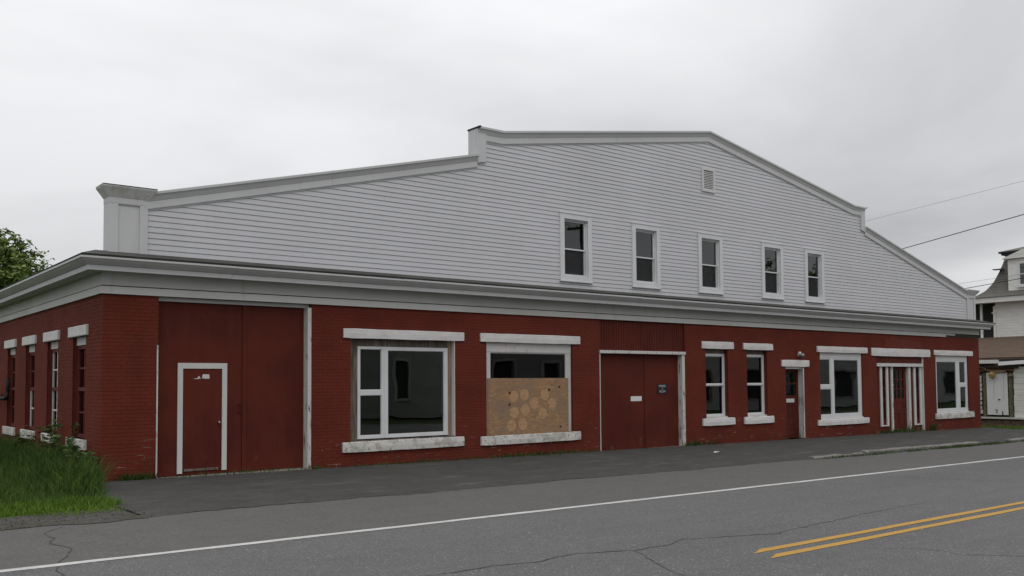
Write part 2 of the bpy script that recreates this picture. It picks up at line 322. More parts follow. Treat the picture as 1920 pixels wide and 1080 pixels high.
ap = sheet('apron', -.75, 33.9, [-5.02, -4.80, -3.4, -2, -.9, .05], m_apron, step=.1, zfun=az,
    jit=[lambda x: (wob(.05, 1.1, .4)(x) + wob(.025, 4.7, 2)(x) + wob(.018, 13.3, .7)(x) + wob(.012, 31, 2)(x) + .15)*(1 if x < 14.0 else 0) + (.02 if x > 14.0 else 0)]+[lambda x: .08 if x < 14 else .03]+[None]*4)
for v in ap.data.vertices:
    xe = 33.75 + .68*v.co.y + .10*math.sin(v.co.y*3.1)
    if v.co.x > xe: v.co.x = xe
tag(ap, kind='structure')
tag(sheet('gravel_verge', -40, -.70, [-5.0, -4.4, -3.7], m_gravel, dz=.007, step=.25, jit=[lambda x: wob(.06, 2.1, .3)(x)+wob(.03, 7, 1)(x), None, wob(.1, 1.7, 2)]), kind='structure')
# white edge line and double yellow line
tag(sheet('white_edge_line', -60, 60, [-7.68, -7.56], m_line, dz=.004, step=.4, jit=[wob(.006, 3.1, .2), wob(.006, 2.3, 1)]), kind='structure')
for y0, x0 in ((-11.29, 3.22), (-11.55, 3.12)):
    l = sheet('yellow_centre_line', x0, 60, [y0-.055, y0+.055], m_yel, dz=.004, step=.5, jit=[wob(.004, 2.1, y0), wob(.004, 1.7, y0+1)])
    for v in l.data.vertices:
        if v.co.x < x0+.01: v.co.x += .25 if v.co.y > y0 else 0
    tag(l, kind='structure')
def crack(pts, w=.014):
    mb = MB(); P = [Vector((x, y, 0)) for x, y in pts]; Q = []
    for a, b in zip(P, P[1:]):
        n = max(2, int((b-a).length/.12))
        for i in range(n): Q.append(a.lerp(b, i/n) + Vector((random.gauss(0, .014), random.gauss(0, .014), 0)))
    Q.append(P[-1]); L = len(Q)
    for i, q in enumerate(Q):
        d = (Q[min(i+1, L-1)] - Q[max(i-1, 0)]).normalized(); s = Vector((-d.y, d.x, 0))
        ww = w*random.uniform(.4, 1.2)*(.3+.7*math.sin(math.pi*(i+.5)/L))
        for k in (-1, 1):
            p = q + s*ww*k/2*1.0; mb.v.append((p.x, p.y, gz(p.x)+.0035))
    mb.f = [(2*i, 2*i+1, 2*i+3, 2*i+2) for i in range(L-1)]
    return mb.build('crack', m_crack, road)
crack([(-1.72, -5.1), (-2.03, -5.5), (-2.0, -5.95), (-2.12, -6.3), (-2.0, -6.75), (-2.12, -7.1), (-2.35, -7.67), (-2.42, -8.3), (-2.6, -9.2)], .026)
crack([(-2.6, -9.9), (-.9, -10.2), (.05, -10.16), (.35, -10.23), (.79, -10.2), (1.29, -10.31), (1.85, -10.22), (2.28, -10.38), (2.41, -10.48), (2.92, -10.46), (3.34, -10.33), (4.09, -10.6), (4.46, -10.76), (4.79, -10.67), (5.26, -10.64), (6.99, -10.48), (8.6, -10.4)], .021)
crack([(2.41, -10.48), (2.3, -10.72), (2.18, -10.92), (1.91, -11.42), (1.7, -12.2)], .016)
crack([(4.4, -11.9), (4.66, -12.1), (4.81, -12.3), (4.77, -12.65), (5.17, -13.08), (5.3, -13.9)], .014)
crack([(11.2, -7.2), (11.5, -7.91), (11.9, -8.62), (12.3, -9.66), (12.53, -10.08), (12.7, -11.1)], .022)
crack([(9.2, -5.9), (9.6, -6.6), (10.4, -7.3)], .016)

# kerb stones
kx = [14.1, 16.3, 18.6, 20.6, 22.4]
def kerb(x0, x1, y, h, skew):
    mb = MB(); n = 8; rings = []
    for i in range(n+1):
        t = i/n; x = x0+(x1-x0)*t; e = random.uniform(-.012, .012); zt = gz(x)+h+e; yy = y+skew*t
        rings.append([(x, yy+random.uniform(-.012, .012), gz(x)-.12), (x, yy+random.uniform(-.01, .01), zt-.025), (x, yy+.025, zt), (x, yy+.15, zt+.003), (x, yy+.17, gz(x)-.12)])
    mb.loft(rings)
    return mb.build('kerb_stone', m_kerb)
for i, (a, b) in enumerate(zip(kx, kx[1:])):
    o = kerb(a+.01, b-.012, -4.95+.02*(i % 2), .055 if i == 0 else .09, random.uniform(-.02, .02))
    tag(o, ['low weathered kerb stone at the left start of the kerb', 'long granite kerb stone, second from the left start of the kerb', 'granite kerb stone with grass along it, third from the left start', 'last granite kerb stone before the gap in the kerb'][i], 'kerb', 'kerb stones in front of the building')
o = kerb(24.3, 26.6, -4.93, .085, 0); tag(o, 'kerb stone beyond the gap, at the right edge of the photo', 'kerb', 'kerb stones in front of the building')

# ------------------------------------------------------------------ the brick building
B = empty('brick_building'); tag(B, 'long red painted brick building with a stepped white clapboard gable', 'building')
DEP = 14.0
front_open = dict(big=(.96, 4.0, -.6, 3.31), w1=(4.90, 7.57, .47, 2.64), w2=(8.46, 11.17, .45, 2.64), gar=(12.14, 15.45, -.6, 3.31),
    w3=(16.36, 17.36, .61, 2.62), w4=(18.27, 19.27, .60, 2.62), d3=(20.22, 21.20, -.6, 2.12), w5=(22.13, 24.70, .39, 2.60), d4=(25.61, 28.93, -.6, 2.52), w6=(29.85, 32.48, .39, 2.60))
lint = dict(w1=(4.72, 7.80, 2.64, 2.845), w2=(8.27, 11.42, 2.64, 2.845), w3=(16.18, 17.62, 2.62, 2.83), w4=(18.09, 19.55, 2.62, 2.82), d3=(20.0, 21.48, 2.12, 2.33),
    w5=(21.95, 25.0, 2.60, 2.80), d4=(25.27, 29.38, 2.52, 2.80), w6=(29.70, 32.83, 2.60, 2.795))
sill = dict(w1=(4.70, 7.78, .255, .47), w2=(8.27, 11.40, .23, .445), w3=(16.17, 17.61, .40, .61), w4=(18.08, 19.52, .39, .60), w5=(21.92, 24.99, .20, .39), w6=(29.71, 32.81, .175, .39))
side_win = [(1.13+2.19*k, 2.07+2.19*k) for k in range(5)]
side_open = [(a, b, .69, 2.62) for a, b in side_win]
side_lint = [(a-.17, b+.22, 2.62, 2.82) for a, b in side_win]; side_sill = [(a-.15, b+.28, .495, .69) for a, b in side_win]
ZB, ZT = -.5, 3.60
fw = MB()
for a, b, c, d in cells(0.006, W-.006, ZB, ZT, list(front_open.values())): fw.box(a, b, .0045, .32, c, d)
wall_f = fw.build('front_wall', m_mortar, B)
sw = MB()
for a, b, c, d in cells(.322, DEP, ZB, ZT, side_open): sw.box(.0045, .32, a, b, c, d)
wall_s = sw.build('side_wall', m_mortar, B)
box('right_wall', m_brick, B, W-.32, W-.006, .322, DEP, ZB, ZT)
box('back_wall', m_brick, B, .322, W-.322, DEP-.3, DEP, ZB, ZT)
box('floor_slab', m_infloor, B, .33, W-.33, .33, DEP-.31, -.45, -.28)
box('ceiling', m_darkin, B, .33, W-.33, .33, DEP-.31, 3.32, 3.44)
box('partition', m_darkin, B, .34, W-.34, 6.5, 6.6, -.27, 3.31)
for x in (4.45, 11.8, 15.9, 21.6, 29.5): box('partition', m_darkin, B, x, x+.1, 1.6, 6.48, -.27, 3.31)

# bricks
BL, BH, JT = .203, .0572, .0100
def brick_verts(a, b, c, d, o):             # in wall plane coords (u, depth, z); depth 0 = face
    e = .0028
    return ([(a, o+.016, c), (b, o+.016, c), (b, o+.016, d), (a, o+.016, d), (a, o+.0016, c), (b, o+.0016, c), (b, o+.0016, d), (a, o+.0016, d),
             (a+e, o, c+e), (b-e, o, c+e), (b-e, o, d-e), (a+e, o, d-e)],
            [(0,1,5,4),(1,2,6,5),(2,3,7,6),(3,0,4,7),(4,5,9,8),(5,6,10,9),(6,7,11,10),(7,4,8,11),(8,9,10,11)])
def lay(u0, u1, holes):
    res = []; z = ZB; k = 0
    while z + BH < 3.44:
        off = -(BL+JT)/2 if k % 2 else 0; u = u0 + off
        while u < u1:
            a, b = max(u, u0), min(u+BL, u1); segs = [(a, b)]
            for h in holes:
                if h[2] < z+BH-.004 and h[3] > z+.004:
                    ns = []
                    for s0, s1 in segs:
                        if h[1] <= s0 or h[0] >= s1: ns.append((s0, s1)); continue
                        if h[0] > s0: ns.append((s0, h[0]))
                        if h[1] < s1: ns.append((h[1], s1))
                    segs = ns
            for s0, s1 in segs:
                if s1-s0 > .02: res.append((s0, s1, z, z+BH, abs(s1-s0-BL) < 1e-6))
            u += BL+JT
        z += BH+JT; k += 1
    return res
bf = lay(0, W, list(front_open.values())+list(lint.values())+list(sill.values()))
bs = lay(.0, DEP, side_open+side_lint+side_sill)
cp = Vector((-4.374, -17, 1.7))
cand = [((Vector((a, 0, c))-cp).length*1.0, 0, i) for i, (a, b, c, d, full) in enumerate(bf) if full and c > -.05] + [((Vector((0, a, c))-cp).length*2.2, 1, i) for i, (a, b, c, d, full) in enumerate(bs) if full and c > .1 and a > .3]
single = {(w, i) for _, w, i in sorted(cand)[:300]}
v0, f0 = brick_verts(-BL/2, BL/2, -BH/2, BH/2, 0)
unit = bpy.data.meshes.new('brick'); unit.from_pydata(v0, [], f0); unit.materials.append(m_brick)
ub = bmesh.new(); ub.from_mesh(unit); bmesh.ops.recalc_face_normals(ub, faces=ub.faces); ub.to_mesh(unit); ub.free()
fm, sm = MB(), MB()
for w, L, mb in ((0, bf, fm), (1, bs, sm)):
    for i, (a, b, c, d, full) in enumerate(L):
        o = random.uniform(-.0015, .0018)
        if (w, i) in single:
            ob = bpy.data.objects.new('brick', unit); C.objects.link(ob); u, z = (a+b)/2, (c+d)/2
            if w == 0: ob.parent = wall_f; ob.location = (u, o, z)
            else: ob.parent = wall_s; ob.location = (o, u, z); ob.rotation_euler = (0, 0, -math.pi/2)
        else:
            vs_, fs_ = brick_verts(a, b, c, d, o)
            if w == 1: vs_ = [(y, x, z) for x, y, z in vs_]
            mb.add(vs_, fs_)
tag(fm.build('brickwork', m_brick, wall_f), kind='stuff'); tag(sm.build('brickwork', m_brick, wall_s), kind='stuff')
rp_ = [(26.15, 2.83), (28.9, 2.83), (28.75, 2.95), (28.8, 3.06), (28.45, 3.12), (28.2, 3.09), (27.7, 3.19), (27.2, 3.16), (26.8, 3.24), (26.5, 3.17), (26.25, 3.18), (26.3, 3.0)]
MB().loft([[(x, -.0035, z) for x, z in rp_], [(x, .002, z) for x, z in rp_]]).build('repainted_patch', m_repaint, wall_f)

# cornice running round the building
def cpath(d): return [(W+d, DEP), (W+d, -d), (-d, -d), (-d, DEP)]
def cornice(name, prof, mat, xcuts=None):
    """prof: closed (outward offset, z) polygon swept round three sides with mitres"""
    mb = MB()
    if xcuts is None:
        mb.loft([[(*cpath(d)[i], z) for d, z in prof] for i in range(4)]); return [mb.build(name, mat, B)]
    res = []
    mb.loft([[(*cpath(d)[i], z) for d, z in prof] for i in (0, 1)] + [[(xcuts[-1]+.002, -d, z) for d, z in prof]]); res.append(mb.build(name, mat, B))
    for a, b in zip(xcuts, xcuts[1:]):
        e = random.uniform(-.0015, .0015); q = random.uniform(-.003, .003)
        res.append(MB().loft([[(a+.002, -d+e, z+q) for d, z in prof], [(b-.002, -d+e, z+q) for d, z in prof]]).build(name, mat, B))
    mb = MB(); mb.loft([[(xcuts[0]-.002, -d, z) for d, z in prof]] + [[(*cpath(d)[i], z) for d, z in prof] for i in (2, 3)]); res.append(mb.build(name, mat, B))
    return res
cornice('frieze_board', [(-.02, 3.466), (.024, 3.466), (.026, 3.74), (-.02, 3.74)], m_cornice)
pf = [(-.02, 3.312), (.050, 3.312), (.050, 3.438), (.042, 3.446), (-.02, 3.446)]
mb = MB(); mb.loft([[(30.62, -d, z) for d, z in pf]] + [[(*cpath(d)[i], z) for d, z in pf] for i in (2, 3)]); mb.build('lower_frieze_board', m_cornice, B)
MB().loft([[(30.63, -d, z) for d, z in [(-.02, 3.385), (.030, 3.385), (.030, 3.4505), (-.02, 3.4505)]], [(31.4, -d, z) for d, z in [(-.02, 3.385), (.030, 3.385), (.030, 3.4505), (-.02, 3.4505)]]]).build('lower_frieze_board', m_cornice, B)
pd = [(-.02, 3.33), (.012, 3.33), (.012, 3.4505), (-.02, 3.4505)]
MB().loft([[(30.64, -d, z) for d, z in pd], [(W+.012, -d, z) for d, z in pd]]).build('bare_backing_board', m_shade, B)
cornice('soffit', [(-.02, 3.705), (.335, 3.700), (.335, 3.715), (-.02, 3.72)], m_cornice)
XC = [2.2, 5.85, 9.5, 13.2, 16.8, 20.5, 24.1, 27.8, 31.2]
cornice('fascia_panel', [(.315, 3.683), (.336, 3.683), (.337, 3.768), (.315, 3.768)], m_trim, XC)
cornice('crown_panel', [(.30, 3.770), (.338, 3.770), (.365, 3.778), (.43, 3.828), (.468, 3.866), (.474, 3.868), (.484, 3.870), (.486, 3.905), (.30, 3.906)], m_trim, [x+.06 for x in XC])
cornice('drip_edge', [(.25, 3.908), (.480, 3.908), (.484, 3.940), (.25, 3.944)], m_roofdk)
# skirt roof between cornice and gable
sk = MB(); sk.hexa([(-.478, -.478, 3.925), (W+.478, -.478, 3.925), (W+.1, .16, 4.04), (-.1, .16, 4.04), (-.478, -.478, 3.946), (W+.478, -.478, 3.946), (W+.1, .16, 4.098), (-.1, .16, 4.098)]); sk.build('skirt_roof', m_skirt, B)

# gable outline (x, z) of the parapet top
XM = W/2
half = [(.70, 5.19), (8.33, 7.075), (8.331, 7.72), (9.02, 7.725), (XM, 9.02)]
OUT = half + [(W-x, z) for x, z in reversed(half[:-1])]
def hz(x, eps=0):
    for (a, za), (b, zb) in zip(OUT, OUT[1:]):
        if a <= x <= b: return za + (zb-za)*(x-a)/(b-a) if b > a else za
    return OUT[0][1]
YG = .11
gwin = [(10.86, 11.96), (13.46, 14.57), (16.20, 17.30), (19.20, 20.31), (21.51, 22.59)]; GZ0, GZ1 = 4.26, 5.97
ginn = [(a+.14, b-.14, GZ0+.13, GZ1-.13) for a, b in gwin]
vent = (16.41, 16.99, 7.22, 7.91)
brk = sorted({.1, W-.1, *[p[0] for p in OUT], *[q for h in ginn for q in h[:2]]})
gw = MB()
for a, b in zip(brk, brk[1:]):
    if b-a < .01: continue
    m = (a+b)/2; hs = [h for h in ginn if h[0] < m < h[1]]
    ta, tb = hz(a+1e-4)-.04, hz(b-1e-4)-.04
    if hs:
        gw.box(a, b, YG+.004, .30, 3.5, hs[0][2]); lo = hs[0][3]
    else: lo = 3.5
    gw.hexa([(a, YG+.004, lo), (b, YG+.004, lo), (b, .30, lo), (a, .30, lo), (a, YG+.004, ta), (b, YG+.004, tb), (b, .30, tb), (a, .30, ta)])
gable = gw.build('gable_wall', m_trim, B)
# siding boards
def xl(z):
    if z <= OUT[0][1]: return OUT[0][0]
    for (a, za), (b, zb) in zip(OUT, OUT[1:]):
        if za <= z <= zb and zb > za: return a + (b-a)*(z-za)/(zb-za)
    return XM
CH = .1065; z = 4.055; k = 0
while z < 8.72:
    z1 = z+CH
    l0, l1 = xl(z+.10), xl(z1+.10); r0, r1 = W-l0, W-l1
    cuts = [(h[0]-.05, h[1]+.05) for h in ginn if h[2]-.06 < z1 and h[3]+.06 > z]
    if vent[2] < z1-.05 and vent[3] > z+.05: cuts.append((vent[0]+.04, vent[1]-.04))
    ints = [(l0, r0)]
    for c in cuts: ints = [q for s in ints for q in ((s[0], min(s[1], c[0])), (max(s[0], c[1]), s[1])) if q[1]-q[0] > .03]
    st = (1.15, 2.95, .3, 2.2)[k % 4] + random.uniform(-.2, .2); js = []; x = st
    while x < W: js.append(x); x += 3.66
    for s0, s1 in ints:
        ed = [s0]+[j for j in js if s0+.3 < j < s1-.3]+[s1]
        for a, b in zip(ed, ed[1:]):
            tl = max(a, l1) if a == l0 else a; tr = min(b, r1) if b == r0 else b
            e = random.uniform(-.0012, .0012); g_ = .0008
            yb, yt = YG-.024+e, YG-.014+e; zb = z+.0095
            MB().hexa([(a+g_, yb, zb), (b-g_, yb, zb+e), (b-g_, YG+.003, zb+.004), (a+g_, YG+.003, zb+.004), (max(tl, a)+g_, yt, z1), (max(min(tr, b), max(tl, a)+.02)-g_, yt, z1), (max(min(tr, b), max(tl, a)+.02)-g_, YG+.003, z1), (max(tl, a)+g_, YG+.003, z1)]).build('siding_board', m_vinyl, gable)
    z = z1; k += 1
# rake trim swept under the parapet line
def sweep(name, prof, pts, mat):
    return MB().loft([[(x, y, z+dz) for y, dz in prof] for x, z in pts]).build(name, mat, B)
crown = [(.30, -.165), (.055, -.165), (.048, -.155), (.012, -.085), (-.01, -.057), (.30, -.057)]
cap = [(.33, -.055), (-.020, -.055), (-.026, -.050), (-.028, -.002), (.33, .0)]
fas = [(.108, -.305), (.055, -.305), (.052, -.29), (.052, -.167), (.108, -.167)]
qtr = [(.108, -.335), (.078, -.335), (.074, -.307), (.108, -.307)]
def part(p0, p1, n): return [[(p0[0]+(p1[0]-p0[0])*t, p0[1]+(p1[1]-p0[1])*t) for t in (i/n, (i+1)/n)] for i in range(n)]
segs = []
segs += part((.72, 5.195), (8.27, 7.062), 2)
segs += [[(8.30, 7.72), (9.02, 7.725), (12.9, 7.725+(9.02-7.725)*(12.9-9.02)/(XM-9.02))], [(12.9, 7.725+(9.02-7.725)*(12.9-9.02)/(XM-9.02)), (XM, 9.02), (19.0, 9.02-(9.02-7.725)*(19.0-XM)/(XM-9.02))],
         [(19.0, 9.02-(9.02-7.725)*(19.0-XM)/(XM-9.02)), (W-9.02, 7.725), (W-8.30, 7.72)]]
segs += part((W-8.27, 7.062), (W-.72, 5.195), 2)
for s in segs:
    s = [(s[0][0]+.002, s[0][1])] + s[1:-1] + [(s[-1][0]-.002, s[-1][1])]
    for nm, pr, mt in (('rake_crown', crown, m_trim), ('rake_cap', cap, m_trim), ('rake_fascia', fas, m_trim), ('rake_bead', qtr, m_trim)): sweep(nm, pr, s, mt)
# step corners: board and return
for sx in (1, -1):
    X = lambda x: x if sx == 1 else W-x
    mb = MB(); p = [(X(8.275), .040), (X(8.525), .040), (X(8.525), .106), (X(8.275), .106)]
    mb.loft([[(x, y, 6.86 + (.055 if abs(x-X(8.275)) > .1 else 0)) for x, y in p], [(x, y, 7.684) for x, y in p]]); mb.build('step_corner_board', m_trim, B)
    MB().box(min(X(8.27), X(8.325)), max(X(8.27), X(8.325)), .109, .42, 6.5, 7.684).build('step_return', m_trim, B)
    MB().box(min(X(8.255), X(8.30)), max(X(8.255), X(8.30)), -.066, .44, 7.69, 7.722).build('step_cap', m_roofdk if sx == 1 else m_trim, B)
# corner pilasters
for sx in (1, -1):
    X0, X1 = (.09, .77) if sx == 1 else (W-.77, W-.06)
    mb = MB()
    for a, b, c, d in cells(X0, X1, 4.0, 5.055, [(X0+.165, X1-.14, 4.05, 4.945)]): mb.box(a, b, .055, .085, c, d)
    pil = mb.build('pilaster', m_trim, B)
    box('shaft', m_trim, pil, X0, X1, .0855, .38, 3.97, 5.05)
    box('top_band', m_trim, pil, X0-.004, X1+.004, .051, .384, 4.962, 5.056)
    rings = [[(X0-d, .055-d, z), (X1+d, .055-d, z), (X1+d, .38+d*.3, z), (X0-d, .38+d*.3, z)] for d, z in ((.006, 5.057), (.02, 5.075), (.085, 5.17), (.125, 5.225), (.13, 5.242), (.128, 5.25))]
    MB().loft(rings).build('cap', m_cap, pil)
    rp = [(X0-.13, -.08, 5.252), (X1+.13, -.08, 5.252), (X1+.13, .42, 5.252), (X0-.13, .42, 5.252)]
    MB().loft([rp, [(x, y, z+.012) for x, y, z in rp]]).build('cap_flashing', m_roofdk, pil)
# main roof behind the parapet (three low slopes)
RP = [(-.28, 3.985), (8.45, 6.16), (8.46, 6.95), (XM, 8.42)]; RP = RP + [(W-x, z) for x, z in reversed(RP[:-1])]
mb = MB()
for (a, za), (b, zb) in zip(RP, RP[1:]):
    mb.hexa([(a, .302, za-.1), (b+.001, .302, zb-.1), (b+.001, DEP+.5, zb-.1), (a, DEP+.5, za-.1), (a, .302, za), (b+.001, .302, zb), (b+.001, DEP+.5, zb), (a, DEP+.5, za)])
mb.build('roof', m_shingle, B)
mb = MB()
for (a, za), (b, zb) in zip(RP[1:-1], RP[2:-1]):
    mb.hexa([(a, DEP-.1, 3.5), (b, DEP-.1, 3.5), (b, DEP, 3.5), (a, DEP, 3.5), (a, DEP-.1, za-.12), (b, DEP-.1, zb-.12), (b, DEP, zb-.12), (a, DEP, za-.12)])
mb.box(0, 8.44, DEP-.1, DEP, 3.5, 3.9).box(W-8.44, W, DEP-.1, DEP, 3.5, 3.9)
mb.build('rear_gable', m_clap, B)
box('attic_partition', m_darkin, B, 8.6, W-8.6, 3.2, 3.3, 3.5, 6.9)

# ---- windows
def pane(parent, x0, x1, y, z0, z1, mat=None): return box('pane', mat or m_glass, parent, x0, x1, y, y+.006, z0, z1)
def stone(parent, r, m, proud=.045, name='lintel'):
    x0, x1, z0, z1 = r; mb = MB(); n = max(3, int((x1-x0)/.28)); rings = []
    for i in range(n+1):
        x = x0+(x1-x0)*i/n; j = lambda s=.005: random.uniform(-s, s)
        e = .012 if i in (0, n) else 0
        rings.append([(x, -proud+e+j(), z0+e*.6+j(.004)), (x, -proud-.006+e+j(), (z0+z1)/2+j()), (x, -proud+.004+e+j(), z1-.012-e*.6+j(.005)), (x, -proud+.022+j(.003), z1-e*.3+j(.004)), (x, .12, z1), (x, .12, z0)])
    return mb.loft(rings).build(name, m, parent)
def frame(name, parent, x0, x1, z0, z1, holes, y, th, mat, sash=.03, gl=None, sashmat=None, bead=True):
    mb = MB()
    for a, b, c, d in cells(x0, x1, z0, z1, holes): mb.box(a, b, y, y+th, c, d)
    f = mb.build(name, mat, parent); return f
def glaze(f, holes, y, sash=.028, mat=None, gl=None):
    for h in holes:
        mb = MB()
        for a, b, c, d in cells(h[0]-.004, h[1]+.004, h[2]-.004, h[3]+.004, [(h[0]+sash, h[1]-sash, h[2]+sash, h[3]-sash)]): mb.box(a, b, y, y+.03, c, d)
        mb.build('sash', mat or m_frame, f)
        pane(f, h[0]+sash-.004, h[1]-sash+.004, y+.012, h[2]+sash-.004, h[3]-sash+.004, gl)
# W1 weathered opening, three lights
h1 = [(5.185, 5.705, 1.55, 2.425), (5.185, 5.705, .585, 1.44), (5.865, 7.335, .585, 2.405)]
w1 = frame('picture_window', B, 5.12, 7.43, .515, 2.48, h1, .105, .07, m_frame); glaze(w1, h1, .125, .010)
box('mullion_bead', m_frame, w1, 5.762, 5.80, .097, .104, .53, 2.465)
box('rough_jamb', m_oldwood, w1, 4.90, 5.118, .12, .22, .49, 2.64); box('rough_jamb', m_tanwood, w1, 7.432, 7.568, .12, .22, .49, 2.64)
box('rough_head', m_oldwood, w1, 5.119, 7.431, .125, .22, 2.482, 2.64); box('rough_sill', m_oldwood, w1, 4.90, 7.568, .06, .24, .455, .489)
box('edge_strip', m_peel, w1, 7.545, 7.569, .01, .119, .49, 2.64)
stone(w1, lint['w1'], m_stone); stone(w1, sill['w1'], m_sillw, .06, 'sill')
# W2 boarded window
h2 = [(8.61, 11.01, .52, 2.40)]
w2 = frame('boarded_window', B, 8.46, 11.168, .445, 2.415, h2, .06, .08, m_peel); glaze(w2, h2, .075, .018, m_peel)
box('head_board', m_peel, w2, 8.46, 11.168, .05, .14, 2.417, 2.64)
stone(w2, lint['w2'], m_stone); stone(w2, sill['w2'], m_sillw, .06, 'sill')
ply = box('plywood_board', m_ply, None, 8.52, 11.06, .035, .053, .452, 1.79); tag(ply, 'tan plywood sheet with round patches covering the lower half of a window', 'plywood')
def disc(name, mat, parent, x, z, r, y, n=18, sq=1.0, th=.0016):
    mb = MB(); mb.loft([[(x+math.cos(2*math.pi*k/n)*r*random.uniform(.95, 1.04), yy, z+sq*r*math.sin(2*math.pi*k/n)) for k in range(n)] for yy in (y, y-th)]); return mb.build(name, mat, parent)
for x, z in [(9.30, 1.35), (9.63, 1.39), (9.93, 1.18), (10.27, 1.38), (10.51, 1.16), (10.20, .93), (9.65, 1.02), (9.31, .97), (9.57, .68), (9.22, .66)]: disc('wood_patch', m_plug, ply, x, z, .138, .0348)
for x, z, r in [(9.17, 1.44, .035), (9.16, 1.16, .035), (10.42, 1.50, .035), (10.76, 1.57, .035), (10.78, .58, .03), (10.40, 1.13, .02)]: disc('knot', m_knot, ply, x, z, r, .0344, 10)
# things inside, seen through the broken-out upper half
tag(MB().tube([(8.55, .55, 2.02), (9.75, 1.0, 1.35)], .022, 6).build('leaning_strip', m_white), 'thin white strip leaning diagonally behind the boarded window glass', 'strip')
tag(MB().box(10.72, 10.76, .9, .93, -.28, 2.25).build('upright_strip', m_white), 'thin white upright strip standing behind the boarded window glass', 'strip')
# W3, W4 double hung
for nm, x0, x1, zb, key in (('sash_window', 16.362, 17.358, .655, 'w3'), ('sash_window', 18.272, 19.268, .645, 'w4')):
    zt = 2.48; zr = 1.575; fx = .055
    hh = [(x0+fx, x1-fx, zr+.02, zt-.06), (x0+fx, x1-fx, zb+.05, zr-.02)]
    f = frame(nm, B, x0, x1, zb, zt, hh, .12, .075, m_frame)
    glaze(f, hh[:1], .14, .022); glaze(f, hh[1:], .155, .022)
    box('rough_head', m_oldwood, f, x0, x1, .13, .22, zt+.002, 2.618); box('sub_sill', m_peel, f, x0, x1, .03, .2, zb-.05, zb-.002)
    stone(f, lint[key], m_stone); stone(f, sill[key], m_stone, .06, 'sill')
    if key == 'w4': box('notice', m_paper, f, 18.62, 18.98, .175, .177, 1.68, 1.92)
# W5, W6 picture windows
h5 = [(22.20, 22.80, 1.53, 2.385), (22.20, 22.86, .54, 1.40), (23.02, 24.52, .55, 2.375)]
f = frame('picture_window', B, 22.132, 24.698, .43, 2.415, h5, .05, .08, m_frame); glaze(f, h5, .065, .022)
box('head_board', m_white, f, 22.132, 24.698, .045, .14, 2.417, 2.598); box('sub_sill', m_white, f, 22.132, 24.698, .0, .14, .385, .428)
stone(f, lint['w5'], m_stone); stone(f, sill['w5'], m_stone, .06, 'sill')
h6 = [(30.0, 31.56, .54, 2.37), (31.83, 32.32, 1.53, 2.375), (31.86, 32.34, .54, 1.39)]
f = frame('picture_window', B, 29.852, 32.478, .43, 2.41, h6, .05, .08, m_frame); glaze(f, h6, .065, .022)
box('head_board', m_white, f, 29.852, 32.478, .045, .14, 2.412, 2.598); box('sub_sill', m_white, f, 29.852, 32.478, .0, .14, .385, .428)
stone(f, lint['w6'], m_stone); stone(f, sill['w6'], m_sillw, .06, 'sill')
for k in range(9): box('white_slat', m_white, f, 30.03, 30.33, .16, .18, .68+k*.16, .80+k*.16)  # column of white slats behind the left edge of the big pane
# gable sash windows
for i, ((a, b), h) in enumerate(zip(gwin, ginn)):
    mb = MB()
    for q in cells(a, b, GZ0, GZ1, [h]): mb.box(q[0], q[1], .055, .112, q[2], q[3])
    f = mb.build('gable_window', m_frame, B)
    zr = 5.085; x0, x1, z0, z1 = h
    mb = MB()
    for q in cells(x0, x1, z0, z1, [(x0+.03, x1-.03, z0+.03, z1-.03)]): mb.box(q[0], q[1], .113, .24, q[2], q[3])
    mb.build('frame', m_frame, f)
    glaze(f, [(x0+.03, x1-.03, zr-.02, z1-.03)], .15, .032); glaze(f, [(x0+.03, x1-.03, z0+.03, zr+.02)], .185, .034)
    box('insect_screen', m_screen, f, x0+.055, x1-.055, .178, .180, z0+.05, zr-.02)
    box('drip_cap', m_frame, f, a-.01, b+.01, .04, .112, GZ1+.002, GZ1+.02); box('sill', m_frame, f, a-.015, b+.015, .03, .112, GZ0-.03, GZ0-.002)
# louvred vent
mb = MB()
for q in cells(vent[0], vent[1], vent[2], vent[3], [(vent[0]+.07, vent[1]-.07, vent[2]+.07, vent[3]-.06)]): mb.box(q[0], q[1], .05, .112, q[2], q[3])
v_ = mb.build('louvre_vent', m_white, B); box('vent_back', m_black, v_, vent[0]+.05, vent[1]-.05, .1125, .118, vent[2]+.05, vent[3]-.05)
for k in range(11):
    zz = vent[2]+.085+k*.0495
    MB().hexa([(vent[0]+.07, .060, zz-.014), (vent[1]-.07, .060, zz-.014), (vent[1]-.07, .108, zz+.016), (vent[0]+.07, .108, zz+.016), (vent[0]+.07, .060, zz+.014), (vent[1]-.07, .060, zz+.014), (vent[1]-.07, .108, zz+.026), (vent[0]+.07, .108, zz+.026)]).build('slat', m_white, v_)
